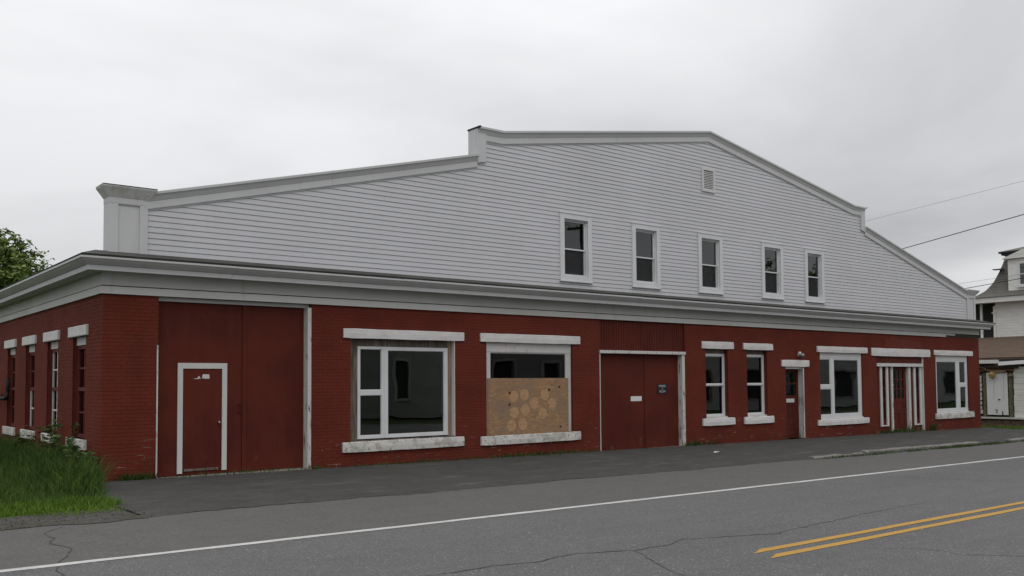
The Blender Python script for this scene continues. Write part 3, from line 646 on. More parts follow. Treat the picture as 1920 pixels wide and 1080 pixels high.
# side windows: tall many-paned sashes
m_redsash = M('red sash paint', (.11, .024, .02), .7, [(9, (.16, .10, .09), .6, .68, .6)])
for k, ((a, b), L, S) in enumerate(zip(side_win, side_lint, side_sill)):
    mm = m_white if k == 1 else m_redsash
    X = .085; zr = (.69+2.55)/2; zt = 2.46
    mb = MB()
    for q in cells(a, b, .70, zt, [(a+.06, b-.06, .77, zr-.035), (a+.06, b-.06, zr+.035, zt-.07)]): mb.box(X, X+.07, q[0], q[1], q[2], q[3])
    f = mb.build('side_window', m_redsash, B)
    box('head_board', m_peel, f, X-.02, X+.07, a, b, zt+.002, 2.618)
    for c, d in ((.77, zr-.035), (zr+.035, zt-.07)):
        lower = c < 1
        MB().box(X+.03, X+.036, a+.055, b-.055, c-.005, d+.005).build('pane', m_glassold, f)
        mt = mm if not (k == 2 and lower) else m_white
        MB().box(X+.012, X+.029, (a+b)/2-.016, (a+b)/2+.016, c, d).build('muntin', mt, f)
        MB().box(X+.014, X+.029, a+.06, b-.06, (c+d)/2-.016, (c+d)/2+.016).build('muntin', mt, f)
        if k == 1 or (k == 2 and lower): 
            for yy in (a+.061, b-.09): MB().box(X+.010, X+.029, yy, yy+.03, c, d).build('muntin', m_white, f)
    for r, nm in ((L, 'lintel'), (S, 'sill')):
        mb = MB().box(-.05, .08, r[0], r[1], r[2], r[3]); mb.build(nm, m_stone if nm == 'lintel' else m_sillw, f, bevel=.012)

# ---- big left door
y0 = .175
dl = box('double_door', m_door, B, .965, 2.615, y0, y0+.06, .0, 3.235); 
box('leaf', m_door, dl, 2.625, 3.918, y0+.004, y0+.06, .0, 3.235)
box('astragal', m_door, dl, 2.617, 2.70, y0-.022, y0+.003, .01, 3.23, .004)
for x in (1.18, ): pass
box('head_jamb', m_white, dl, .962, 3.998, .10, .24, 3.238, 3.309)
box('jamb', m_peel2, dl, 3.92, 3.998, -.006, .235, -.05, 3.236); box('jamb', m_peel, dl, .962, .985, .10, .174, 0, 2.42); box('edge_strip', m_peel, dl, .935, .960, -.012, .03, 0, 2.42)
box('threshold', m_conc, dl, .97, 3.99, -.06, .30, -.3, -.004, .01)
cs = MB().box(1.37, 1.465, y0-.03, y0-.001, .04, 2.10).box(2.215, 2.31, y0-.03, y0-.001, .06, 2.10).box(1.4651, 2.2149, y0-.03, y0-.001, 1.995, 2.10).build('door_casing', m_white, dl)
wd = box('wicket_door', m_door, dl, 1.468, 2.212, y0-.014, y0-.001, .07, 1.99)
MB().tube([(2.15, y0-.014, .97), (2.15, y0-.05, .97), (2.15, y0-.055, .97), (2.15, y0-.075, .97), (2.15, y0-.08, .97)], [.012, .012, .026, .026, .012], 12).build('knob', m_brass, wd, smooth=True)
MB().box(1.5, 2.15, y0-.022, y0-.0145, .075, .12).build('sweep', m_oldwood, wd)
MB().tube([(2.56, y0-.002, 1.31), (2.56, y0-.045, 1.29), (2.56, y0-.045, 1.15), (2.56, y0-.002, 1.13)], .012, 8).build('handle', m_iron, dl)
# torn paper on the wicket door
tp = [(1.655, 1.805), (1.735, 1.815), (1.77, 1.858), (1.80, 1.812), (1.826, 1.805), (1.835, 1.868), (1.85, 1.888), (1.965, 1.885), (1.97, 1.806), (1.89, 1.80), (1.86, 1.808), (1.74, 1.80)]
tag(MB().loft([[(x, y0-.0155, z) for x, z in tp], [(x, y0-.0175, z) for x, z in tp]]).build('torn_notice', m_paper), 'torn white paper notice stuck high on the small white-framed door', 'notice')
# ---- second garage door with beadboard above
y0 = .15
gd = box('garage_door', m_door, B, 12.16, 13.945, y0, y0+.06, -.12, 2.425)
box('leaf', m_door, gd, 13.957, 15.33, y0+.006, y0+.06, -.12, 2.425)
box('astragal', m_door, gd, 13.94, 14.01, y0-.02, y0-.001, -.11, 2.42, .004)
n = 36; bw = (15.445-12.145)/n
for k in range(n):
    o = random.uniform(-.002, .002)
    MB().loft([[(12.145+k*bw+.004, .052, zz), (12.145+k*bw+.012, .040+o, zz), (12.145+(k+1)*bw-.012, .040+o, zz), (12.145+(k+1)*bw-.004, .052, zz), (12.145+(k+1)*bw-.004, .058, zz), (12.145+k*bw+.004, .058, zz)] for zz in (2.512, 3.309)]).build('bead_board', m_door, gd)
box('board_backing', m_mortar, gd, 12.142, 15.448, .0585, .14, 2.512, 3.309)
box('head_trim', m_peel2, gd, 12.115, 15.47, -.03, .146, 2.428, 2.51, .006)
box('jamb', m_peel2, gd, 15.335, 15.448, .0, .21, -.17, 2.426); box('jamb', m_peel, gd, 12.142, 12.158, .02, .21, -.15, 2.426); box('edge_strip', m_peel, gd, 12.118, 12.141, -.012, .019, -.13, 2.426)
box('threshold', m_conc, gd, 12.16, 15.33, -.03, .30, -.4, -.122)
tag(box('door_plate', m_signw, None, 13.41, 13.83, y0-.008, y0-.001, 1.16, 1.29), 'small blank white rectangular sign on the left leaf of the garage door', 'sign')
sg = box('door_sign', m_signb, None, 14.46, 14.86, y0-.004, y0+.005, 1.345, 1.615); tag(sg, 'square black sign with white lettering on the garage door', 'sign')
def glyphs(x0, x1, zc, h, n, seed):
    r = random.Random(seed); w = (x1-x0)/n; mb = MB(); y = y0-.0055; t = w*.2
    for i in range(n):
        a, b = x0+i*w+w*.08, x0+(i+1)*w-w*.08; lo, hi = zc-h/2, zc+h/2; k = r.randrange(5)
        mb.box(a, a+t, y, y+.0014, lo, hi)
        if k != 3: mb.box(a+t, b, y, y+.0014, hi-t, hi)
        if k in (0, 1, 4): mb.box(b-t, b, y, y+.0014, lo if k != 1 else zc, hi-t)
        if k in (1, 2, 4): mb.box(a+t, b-t, y, y+.0014, zc-t/2, zc+t/2)
        if k in (0, 2, 3): mb.box(a+t, b-(t if k == 0 else 0), y, y+.0014, lo, lo+t)
    return mb.build('lettering', m_letter, sg)
glyphs(14.52, 14.80, 1.555, .06, 6, 3); glyphs(14.545, 14.79, 1.405, .06, 5, 8)
cu = bpy.data.curves.new('ampersand', 'FONT'); cu.body = '&'; cu.size = .075; cu.align_x = 'CENTER'; cu.align_y = 'CENTER'; cu.extrude = .0006
to = bpy.data.objects.new('ampersand', cu); C.objects.link(to); dg = bpy.context.evaluated_depsgraph_get(); tm = bpy.data.meshes.new_from_object(to.evaluated_get(dg)); bpy.data.objects.remove(to)
tm.materials.clear(); tm.materials.append(m_letter); ao = bpy.data.objects.new('ampersand', tm); C.objects.link(ao); ao.parent = sg; ao.location = (14.665, y0-.0048, 1.48); ao.rotation_euler = (math.pi/2, 0, 0)
# ---- single door D3
y0 = .20; x0, x1 = 20.26, 21.185
hh = [(20.37, 21.075, 1.60, 1.955), (20.37, 21.075, 1.21, 1.565)]
mb = MB()
for q in cells(x0, x1, -.14, 2.045, hh): mb.box(q[0], q[1], y0, y0+.045, q[2], q[3])
d3 = mb.build('panel_door', m_door, B)
for h in hh: pane(d3, h[0]-.004, h[1]+.004, y0+.02, h[2]-.004, h[3]+.004, m_glassold)
for c, d in ((.66, .90), (.28, .56), (-.05, .18)):
    mb = MB()
    for q in cells(20.36, 21.085, c, d, [(20.39, 21.055, c+.03, d-.03)]): mb.box(q[0], q[1], y0-.012, y0-.001, q[2], q[3])
    mb.build('panel_moulding', m_door, d3)
box('jamb', m_peel2, d3, 21.187, 21.199, .0, .26, -.16, 2.118); box('jamb', m_white, d3, 20.222, 20.258, .03, .26, -.16, 2.118); box('head_jamb', m_white, d3, 20.26, 21.186, .03, .26, 2.048, 2.118)
box('casing', m_peel2, d3, 21.15, 21.198, -.012, -.001, -.15, 2.116)
stone(d3, lint['d3'], m_stone)
tag(box('paper_notice', m_paper, None, 20.50, 20.93, y0-.016, y0-.0125, .985, 1.105), 'white paper notice on the narrow red panelled door', 'notice')
lamp = empty('wall_lamp', (20.92, 0, 2.35)); tag(lamp, 'small white and grey security lamp above the narrow red door', 'lamp')
MB().tube([(0, .0, .14), (0, -.03, .14)], .05, 12).build('base', m_cap, lamp); MB().tube([(0, -.03, .14), (0, -.09, .12)], .014, 8).build('arm', m_iron, lamp)
MB().tube([(-.09, -.12, .22), (-.065, -.10, .18), (-.02, -.07, .13)], [.05, .048, .02], 12).build('lamp_head', m_frame, lamp, smooth=True); MB().tube([(.09, -.15, .15), (.06, -.12, .14), (.01, -.06, .13)], [.05, .048, .02], 12).build('lamp_head', m_galv, lamp, smooth=True)
MB().tube([(.0, -.11, .03), (.01, -.09, .08), (.01, -.05, .11)], [.03, .04, .02], 12).build('sensor', m_iron, lamp, smooth=True)
# ---- entrance with sidelights D4
y0 = .10
sl_h = [(26.08, 26.36, .12, 2.10), (28.43, 28.73, .10, 2.10)]
mb = MB()
for q in cells(25.612, 28.928, -.20, 2.15, sl_h+[(26.81, 27.91, -.3, 2.15)]): mb.box(q[0], q[1], y0, y0+.05, q[2], q[3])
en = mb.build('entrance', m_door, B)
box('transom_board', m_door, en, 25.612, 28.928, .06, .15, 2.272, 2.519); box('head_trim', m_white, en, 25.67, 28.90, .0, .10, 2.152, 2.27, .004)
for a, b, zb in ((25.95, 26.08, .03), (26.36, 26.49, .03), (28.30, 28.43, .0), (28.73, 28.87, .0)): box('sidelight_casing', m_white, en, a, b, y0-.04, y0-.001, zb, 2.151)
box('sidelight_rail', m_peel, en, 26.081, 26.359, y0-.038, y0-.001, .03, .075); box('sidelight_rail', m_peel, en, 28.431, 28.729, y0-.038, y0-.001, .0, .045)
box('door_casing', m_peel2, en, 26.69, 26.81, y0-.04, y0-.001, -.17, 2.151); box('door_casing', m_peel2, en, 27.905, 28.06, y0-.04, y0+.1, -.19, 2.151)
box('edge_strip', m_peel, en, 28.88, 28.927, .01, .099, -.22, 2.518)
for h in sl_h:
    pane(en, h[0]-.004, h[1]+.004, y0+.025, h[2]-.004, h[3]+.004, m_glassold)
    for k in range(1, 5): zz = h[2]+(h[3]-h[2])*(k/5+.03); box('muntin', m_door, en, h[0], h[1], y0+.008, y0+.024, zz-.014, zz+.014)
    mb = MB()
    for q in cells(h[0], h[1], h[2], h[3], [(h[0]+.035, h[1]-.035, h[2]+.14, h[3]-.03)]): mb.box(q[0], q[1], y0+.004, y0+.0235, q[2], q[3])
    mb.build('sidelight_sash', m_door, en)
yd = .16; gh = (26.95, 27.74, 1.0, 2.035)
mb = MB()
for q in cells(26.812, 27.903, -.15, 2.148, [gh]): mb.box(q[0], q[1], yd, yd+.045, q[2], q[3])
dd = mb.build('door', m_door, B); pane(dd, gh[0]-.004, gh[1]+.004, yd+.028, gh[2]-.004, gh[3]+.004, m_glassold)
for k in (1, 2):
    xx = gh[0]+(gh[1]-gh[0])*k/3; zz = gh[2]+(gh[3]-gh[2])*k/3
    box('muntin', m_door, dd, xx-.018, xx+.018, yd+.006, yd+.026, gh[2], gh[3])
    for j in range(3): box('muntin', m_door, dd, gh[0]+(gh[1]-gh[0])*j/3+(.0185 if j else 0), gh[0]+(gh[1]-gh[0])*(j+1)/3-(.0185 if j < 2 else 0), yd+.008, yd+.0262, zz-.018, zz+.018)
for a, b, c, d in ((26.97, 27.74, .60, .86), (26.97, 27.33, -.02, .50), (27.39, 27.74, -.02, .50)):
    mb = MB()
    for q in cells(a, b, c, d, [(a+.03, b-.03, c+.03, d-.03)]): mb.box(q[0], q[1], yd-.012, yd-.001, q[2], q[3])
    mb.build('panel_moulding', m_door, dd)
disc('sticker', m_paper, dd, 26.93, 1.50, .075, yd-.002)
for a, c in ((27.22, 1.80), (27.24, 1.14), (27.52, 1.02)): box('sticker', m_paper, dd, a, a+.11, yd+.036, yd+.037, c, c+.09)
box('step', m_conc, en, 25.62, 28.92, -.02, .30, -.45, -.205)
stone(en, lint['d4'], m_stone)

# black hose hanging by the far side window
hs = [(-.02, 8.43, 1.88), (-.03, 8.42, 1.72), (-.04, 8.40, 1.56), (-.06, 8.33, 1.47), (-.06, 8.2, 1.43), (-.09, 8.35, 1.375), (-.12, 8.65, 1.385), (-.14, 8.95, 1.44), (-.15, 9.3, 1.52), (-.15, 9.6, 1.5), (-.12, 9.8, 1.2), (-.08, 9.9, .4), (-.08, 9.9, -.1)]
tag(MB().tube(hs, .045, 8).build('hose', m_black, smooth=True), 'thick black bent hose hanging beside the leftmost side window', 'hose')
# litter
lp = [(13.80, -2.36), (13.93, -2.38), (13.98, -2.30), (13.90, -2.25), (13.82, -2.28)]
tag(MB().loft([[(x, y, az(x, y)+.004+.02*(i % 2)) for i, (x, y) in enumerate(lp)], [(x, y, az(x, y)+.008+.025*(i % 2)) for i, (x, y) in enumerate(lp)]]).build('litter', m_paper), 'crumpled white scrap of litter on the dark asphalt apron', 'litter')

# ------------------------------------------------------------------ neighbouring house (right) with mansard roof
H = empty('mansard_house', (44, 0, -.6)); tag(H, 'white clapboard house with a grey curved mansard roof and dormer', 'house')
H_ = lambda nm, mt, *a, **k: box(nm, mt, H, *a, **k)
o6 = .6
hw = H_('wall', m_clap, .02, 9.5, -3.8, 3.88, .3, 6.25)
z = .35
for k in range(42):
    if z > 6.2: break
    MB().hexa([(-.012, -3.85, z), (.019, -3.85, z), (.019, 3.83, z), (-.012, 3.83, z), (.004, -3.85, z+.142), (.019, -3.85, z+.142), (.019, 3.83, z+.142), (.004, 3.83, z+.142)]).build('clapboard', m_clap, hw); z += .14
H_('corner_board', m_clap, -.035, .10, 3.835, 3.96, .3, 6.0); H_('corner_capital', m_clap, -.07, .14, 3.80, 4.02, 5.62, 5.68)
H_('frieze_board', m_clap, -.03, .018, -3.85, 3.83, 5.93, 6.2)
H_('porch_wall', m_hdark, .6, 9.4, 3.89, 5.2, .3, 6.2); H_('porch_floor', m_clap, -.1, .59, 3.97, 6.0, 4.28, 4.38)  # near-black wall stands for the shade inside the porch recess
for yy in (4.55, 4.95, 5.5): H_('porch_post', m_clap, .05, .15, yy, yy+.1, 4.385, 6.19)
H_('porch_rail', m_clap, .06, .12, 3.97, 5.49, 5.14, 5.18)
H_('eave_soffit', m_clap, -.48, 9.9, -4.3, 6.0, 6.20, 6.24); H_('eave_fascia', m_clap, -.52, -.48, -4.3, 6.0, 6.16, 6.42)
H_('eave_fascia', m_clap, -.52, 9.9, 6.0, 6.04, 6.16, 6.42)
prof = [(-.56, 6.43), (-.30, 6.55), (-.05, 6.80), (.15, 7.2), (.30, 7.7), (.42, 8.2), (.50, 8.62)]
mans = MB().loft([[(d, -4.3+(d+.56), z), (9.4-d, -4.3+(d+.56), z), (9.4-d, 5.05-(d+.56)*1.5, z), (d, 5.05-(d+.56)*1.5, z)] for d, z in prof]).build('mansard_roof', m_slate, H)
# slate courses on the visible slope
for i in range(20):
    t0, t1 = i/20, (i+1)/20
    def pp(t):
        f_ = t*(len(prof)-1); j = min(int(f_), len(prof)-2); u = f_-j; return (prof[j][0]*(1-u)+prof[j+1][0]*u, prof[j][1]*(1-u)+prof[j+1][1]*u)
    (da, za), (db, zb) = pp(t0), pp(t1)
    ya, yb = 5.05-(da+.56)*1.5, 5.05-(db+.56)*1.5
    MB().add([(da-.028, -3.6, za+.004), (da-.028, ya, za+.004), (db-.006, yb, zb+.012), (db-.006, -3.6, zb+.012), (da+.02, -3.6, za), (da+.02, ya, za), (db+.02, yb, zb), (db+.02, -3.6, zb)], [(0,1,2,3),(4,7,6,5),(0,4,5,1),(1,5,6,2),(2,6,7,3),(3,7,4,0)]).build('slate_course', m_slate, mans)
H_('top_cornice', m_hdark, .30, 9.1, -3.4, 3.62, 8.60, 8.70); H_('top_gutter', m_hdark, .20, 9.2, -3.5, 3.72, 8.70, 8.77)
MB().loft([[(.18, -3.5, 8.775), (9.2, -3.5, 8.775), (9.2, 3.72, 8.775), (.18, 3.72, 8.775)], [(3.5, -.5, 9.7), (6, -.5, 9.7), (6, .6, 9.7), (3.5, .6, 9.7)]]).build('top_roof', m_slate, H)
# dormer
dm = MB()
for q in cells(1.55, 3.12, 6.72, 8.30, [(1.85, 2.62, 6.92, 8.10)]): dm.box(-.16, .9, q[0], q[1], q[2], q[3])
D = dm.build('dormer', m_clap, H)
dg_ = [(1.35, 8.32), (3.32, 8.32), (3.32, 8.36), (2.335, 8.74), (1.35, 8.36)]
MB().loft([[(x, y, z) for y, z in dg_] for x in (-.30, 1.4)]).build('dormer_pediment', m_clap, D)
mb = MB()
for q in cells(1.855, 2.615, 6.925, 8.095, [(1.93, 2.54, 7.0, 7.48), (1.93, 2.54, 7.53, 8.03)]): mb.box(-.20, -.12, q[0], q[1], q[2], q[3])
mb.build('dormer_window', m_frame, D); MB().box(-.15, -.144, 1.92, 2.55, 6.98, 8.05).build('pane', m_glass, D)
MB().box(-.24, -.161, 1.80, 2.67, 6.84, 6.915).build('dormer_sill', m_clap, D)
MB().box(-.02, .32, 3.50, 3.95, 7.86, 7.90).build('bracket', m_slate, H)

# ------------------------------------------------------------------ derelict lean-to shed between
Sx = 40.0
S = empty('lean_to_shed', (Sx, 2, -.65)); tag(S, 'derelict lean-to shed with brown shingle roof and broken white front', 'shed'); ox, oy, oz = Sx, 2, -.65
def sb(nm, mt, x0, x1, y0_, y1_, z0, z1, bevel=0, parent=None): return box(nm, mt, parent or S, x0-ox, x1-ox, y0_-oy, y1_-oy, z0-oz, z1-oz, bevel)
fo = sb('foundation', m_found, 40.02, 43.9, -3.0, 5.5, -.95, -.18)
for j in range(3):
    for i in range(20):
        a = -3.0+i*.42+(j % 2)*.21
        if a+.40 < 5.5: sb('block', m_found, 40.0, 40.019, a, a+.405, -.82+j*.215, -.82+j*.215+.203, 0, fo)
sb('ledge', m_peel, 39.90, 40.3, -3.0, 5.5, -.178, -.10)
sb('wall', m_shade, 40.08, 40.2, -3.0, 5.5, -.098, 2.30)
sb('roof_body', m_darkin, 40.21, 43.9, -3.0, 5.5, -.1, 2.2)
z = -.095
for k in range(9):
    h_ = .26
    sb('siding_board', m_clap, 40.03+.004*(k % 2), 40.079, -3.0, 1.44+random.uniform(-.02, .02), z, z+h_-.008); z += h_
pn = MB().hexa([(39.98-ox, 1.69-oy, 0-oz), (40.02-ox, 1.69-oy, 0-oz), (40.02-ox, 2.63-oy, 0-oz), (39.98-ox, 2.63-oy, 0-oz), (40.02-ox, 1.71-oy, 1.97-oz), (40.06-ox, 1.71-oy, 1.97-oz), (40.06-ox, 2.66-oy, 1.98-oz), (40.02-ox, 2.66-oy, 1.98-oz)]).build('door_panel', m_signw, S, bevel=.006)
sb('groove', m_cap, 39.975, 39.9995, 2.30, 2.315, .75, 1.9, parent=pn); sb('groove', m_cap, 39.975, 39.9995, 1.86, 1.875, .75, 1.9, parent=pn)
sb('latch', m_black, 39.955, 39.985, 2.03, 2.12, .70, .74, parent=pn); sb('hinge_mark', m_iron, 39.965, 39.98, 2.15, 2.26, .21, .24, parent=pn); sb('hinge_mark', m_iron, 39.965, 39.98, 2.16, 2.24, .11, .14, parent=pn); sb('slot', m_black, 39.965, 39.98, 1.92, 1.955, .0, .18, parent=pn)
for (a, b) in ((2.68, 2.80), (1.50, 1.64)):
    pr = sb('brick_pier', m_mossbrick, 40.0, 40.079, a, b, -.097, 1.95)
    for j in range(27): sb('brick', m_mossbrick, 39.985+random.uniform(-.008, .006), 39.999, a+random.uniform(-.015, .01), b+random.uniform(-.01, .015), -.09+j*.075, -.09+j*.075+.062, parent=pr)
for j in range(9):
    a = 2.86+random.uniform(-.02, .04); sb('broken_board', m_peel, 39.99+random.uniform(-.01, .03), 40.06, a, a+random.uniform(.12, .3), .05+j*.21, .05+j*.21+random.uniform(.1, .2))
sb('beam', m_rust, 39.97, 40.079, 1.4, 3.4, 2.03, 2.16); sb('beam', m_tanwood, 39.93, 40.0, 1.75, 2.35, 1.985, 2.07); sb('beam', m_shade, 39.9, 40.079, 1.2, 3.8, 2.17, 2.34); sb('beam', m_rust, 39.885, 39.899, 1.9, 2.6, 2.26, 2.30)
sb('splinter', m_tanwood, 39.9, 39.95, 1.38, 1.62, 1.80, 1.86)
MB().hexa([(39.7-ox, 1.95-oy, 2.40-oz), (39.75-ox, 1.95-oy, 2.40-oz), (39.75-ox, 5.5-oy, 2.44-oz), (39.7-ox, 5.5-oy, 2.44-oz), (39.72-ox, 1.95-oy, 2.57-oz), (39.8-ox, 1.95-oy, 2.57-oz), (39.8-ox, 5.5-oy, 2.61-oz), (39.72-ox, 5.5-oy, 2.61-oz)]).build('eave_strip', m_peel2, S)
MB().hexa([(39.66-ox, -3.0-oy, 2.56-oz), (39.7-ox, -3.0-oy, 2.56-oz), (39.7-ox, 1.94-oy, 2.30-oz), (39.66-ox, 1.94-oy, 2.30-oz), (39.68-ox, -3.0-oy, 2.72-oz), (39.75-ox, -3.0-oy, 2.72-oz), (39.75-ox, 1.94-oy, 2.47-oz), (39.68-ox, 1.94-oy, 2.47-oz)]).build('eave_strip', m_signw, S)
rf = MB().hexa([(39.76-ox, -3.1-oy, 2.58-oz), (43.95-ox, -3.1-oy, 3.66-oz), (43.95-ox, 5.6-oy, 3.70-oz), (39.76-ox, 5.6-oy, 2.60-oz), (39.76-ox, -3.1-oy, 2.66-oz), (43.95-ox, -3.1-oy, 3.76-oz), (43.95-ox, 5.6-oy, 3.80-oz), (39.76-ox, 5.6-oy, 2.66-oz)]).build('roof', m_brownroof, S)
for i in range(16):
    t0, t1 = i/16, (i+1)/16; X = lambda t: 39.74-ox+4.2*t; Z = lambda t: 2.665-oz+1.13*t
    MB().hexa([(X(t0), -3.1-oy, Z(t0)), (X(t1), -3.1-oy, Z(t1)), (X(t1), 5.6-oy, Z(t1)), (X(t0), 5.6-oy, Z(t0)), (X(t0), -3.1-oy, Z(t0)+.016), (X(t1), -3.1-oy, Z(t1)+.004), (X(t1), 5.6-oy, Z(t1)+.004), (X(t0), 5.6-oy, Z(t0)+.016)]).build('shingle_course', m_brownroof, rf)
MB().tube([(39.86-ox, 3.1-oy, 2.36-oz), (39.9-ox, 2.3-oy, 1.98-oz)], .035, 8).build('fallen_pipe', m_oldwood, S)
bm = bmesh.new(); bmesh.ops.create_icosphere(bm, subdivisions=3, radius=.13)
for v in bm.verts: v.co *= 1+.25*math.sin(9*v.co.x/.13+3)*math.sin(7*v.co.z/.13)*.6; v.co.z *= 1.15
me = bpy.data.meshes.new('foam_lump'); bm.to_mesh(me); bm.free(); me.materials.append(m_foam); fo_ = bpy.data.objects.new('foam_lump', me); C.objects.link(fo_); fo_.parent = S; fo_.location = (39.86-ox, 2.32-oy, 1.86-oz)

# ------------------------------------------------------------------ overhead wires, poles
def upole(x, y, h, label):
    p = empty('utility_pole', (x, y, gz(x))); MB().tube([(0, 0, -.5), (0, 0, h*.5), (0, 0, h)], [.16, .14, .11], 12).build('post', m_pole, p)
    MB().box(-.06, .06, -1.1, 1.1, h-.75, h-.62).build('crossarm', m_pole, p)
    for yy in (-1, -.4, .4, 1): MB().tube([(0, yy, h-.62), (0, yy, h-.5)], [.03, .045], 8).build('insulator', m_galv, p)
    return tag(p, label, 'utility pole', 'utility poles of the street line')
upole(30, -19.4, 11.2, 'wooden utility pole across the street to the right'); upole(-16, -19.4, 11.2, 'wooden utility pole across the street to the left'); 
upole(45.5, 17.5, 9.6, 'wooden utility pole hidden behind the brick building')
def wire(pts, r, mat, label, n=40):
    (a, b) = Vector(pts[0]), Vector(pts[1]); s = pts[2]
    P = [a.lerp(b, i/n) - Vector((0, 0, s*4*(i/n)*(1-i/n))) for i in range(n+1)]
    return tag(MB().tube(P, r, 6).build('overhead_wire', mat), label, 'wire', 'overhead wires')
def thru(A, Bp, y0, y1):                     # the straight span through A and B between two y values
    A, Bp = Vector(A), Vector(Bp); d = Bp-A; f_ = lambda y: A + d*((y-A.y)/d.y); return f_(y0), f_(y1)
for A, Bp, r, mt, lb, s in (((37.41, 5, 8.02), (35.66, -1, 8.54),   .018, m_wire, 'thick dark wire rising right from behind the stepped gable', .05),
        ((39.38, 8, 9.93), (35.5, -1.1, 9.85), .006, m_wireg, 'thin pale wire, the highest of those in the sky', .0),
        ((39.20, 3, 6.0), (37.9, 0, 6.11), .015, m_wire, 'dark wire crossing the mansard roof, lowest of the wires', .03),
        ((38.95, 3, 6.22), (37.9, 0, 6.28), .006, m_wireg, 'thin wire just above the lowest dark wire by the mansard', .02)):
    a, b = thru(A, Bp, 17.4, -19.3); wire((a, b, s), r, mt, lb)
for k, yy in enumerate((-20.4, -19.8, -19.0, -18.4)):
    tag(wire(((-16, yy, 11.0), (30, yy, 10.5), .55), .014, m_wire, ['outermost', 'second', 'third', 'nearest'][k]+' wire of the street line overhead behind the viewer'), group='street line wires')

# house across the street (mirrored in the windows)
G = empty('opposite_house', (24.5, -30, -.15)); tag(G, 'grey sided house across the street seen only in window reflections', 'house')
gwn = [(-7.5, -6.7, 1.0, 3.0), (-3.6, -2.8, 1.0, 3.0), (3.0, 4.2, 1.2, 3.0), (6.6, 7.8, 1.2, 3.0), (-.6, .6, .3, 2.5), (-5.5, -4.4, 4.2, 5.7), (-.6, .6, 4.2, 5.7), (4.4, 5.5, 4.2, 5.7)]
mb = MB()
for q in cells(-9.5, 9.5, 0, 6.2, gwn): mb.box(q[0], q[1], 5.6, 5.8, q[2], q[3])
mb.box(-9.5, 9.5, -4, 5.59, 0, 6.2); mb.build('wall', m_ghouse, G)
for a, b, c, d in gwn:
    mb = MB()
    for q in cells(a-.15, b+.15, c-.15, d+.18, [(a, b, c, d)]): mb.box(q[0], q[1], 5.801, 5.86, q[2], q[3])
    w_ = mb.build('window' if c > .5 else 'door', m_oldtrim, G); MB().box(a, b, 5.66, 5.67, c, d).build('pane', m_hdark, w_)
MB().loft([[(-10, y, z) for y, z in ((-4.5, 6.21), (6.3, 6.21), (.9, 10.0))], [(10, y, z) for y, z in ((-4.5, 6.21), (6.3, 6.21), (.9, 10.0))]]).build('roof', m_shingle, G)

O2 = empty('opposite_filler', (66, -31, -.5)); tag(O2, 'long pale two storey building added across the street to fill window reflections', 'building')  # added building; keeps open sky out of the ground-floor window reflections
gw2 = [(-27+k*6.2, -24.2+k*6.2, .8, 2.9) for k in range(9)]
mb = MB()
for q in cells(-30, 30, 0, 7.2, gw2): mb.box(q[0], q[1], 5.6, 5.8, q[2], q[3])
mb.box(-30, 30, -4, 5.59, 0, 7.2); mb.build('wall', m_filler, O2)
for a, b, c, d in gw2:
    mb = MB()
    for q in cells(a-.12, b+.12, c-.12, d+.15, [(a, b, c, d)]): mb.box(q[0], q[1], 5.801, 5.86, q[2], q[3])
    w_ = mb.build('window', m_ghouse, O2); MB().box(a, b, 5.66, 5.67, c, d).build('pane', m_hdark, w_)
box('roof', m_shingle, O2, -30.3, 30.3, -4.3, 6.1, 7.21, 7.45)
# ------------------------------------------------------------------ trees
def tree(name, base, h, r, nl, seed, label, lsize=.17, spread=1.0, tips=26):
    rr = random.Random(seed); T = empty(name, base); T['label'] = label; T['category'] = 'tree'
    mb = MB(); mb.tube([(0, 0, -.3), (.05, 0, h*.2), (.1, .1, h*.42)], [.26, .2, .16], 10); P = []; 
    for i in range(tips):
        a = rr.uniform(0, 2*math.pi); el = rr.uniform(.15, 1.0); ln = rr.uniform(.6, 1.0)
        s = Vector((.08, .08, h*rr.uniform(.25, .45)))
        e = Vector((math.cos(a)*r*ln*math.cos(el*1.2)*spread, math.sin(a)*r*ln*math.cos(el*1.2)*spread, h*.45+ (h*.55)*ln*math.sin(el*1.45)))
        m1 = s.lerp(e, .5)+Vector((rr.uniform(-.3, .3), rr.uniform(-.3, .3), .3)); mb.tube([s, m1, e], [.075, .045, .015], 5)
        tw = []
        for j in range(7):
            q = s.lerp(e, rr.uniform(.45, 1.0)); d = Vector((rr.gauss(0, 1), rr.gauss(0, 1), rr.gauss(.35, .6))).normalized()*rr.uniform(.5, 1.1)
            mb.tube([q, q+d*.5+Vector((0, 0, .06)), q+d], [.016, .010, .004], 4); tw.append((q, d))
        tw.append((m1, e-m1))
        for q, d in tw:
            for k in range(nl):
                t = rr.uniform(.25, 1.08); p = q+d*t; P.append((p.x+rr.gauss(0, .10), p.y+rr.gauss(0, .10), p.z+rr.gauss(0, .09)))
    mb.build('trunk', m_bark, T)
    P = np.array(P); leaves('crown', P, rng.uniform(.6, 1.25, len(P))*lsize, m_leaf, T, aspect=.40)
    return T
tree('leafy_tree', (2.5, 29.0, 0), 9.0, 4.3, 90, 4, 'green leafy tree behind the left end of the brick building', .24, 1.0, 54)
tree('street_tree', (62, -27, -.5), 13, 5.5, 40, 9, 'tall tree across the street seen only in window reflections', .34, 1, 26)

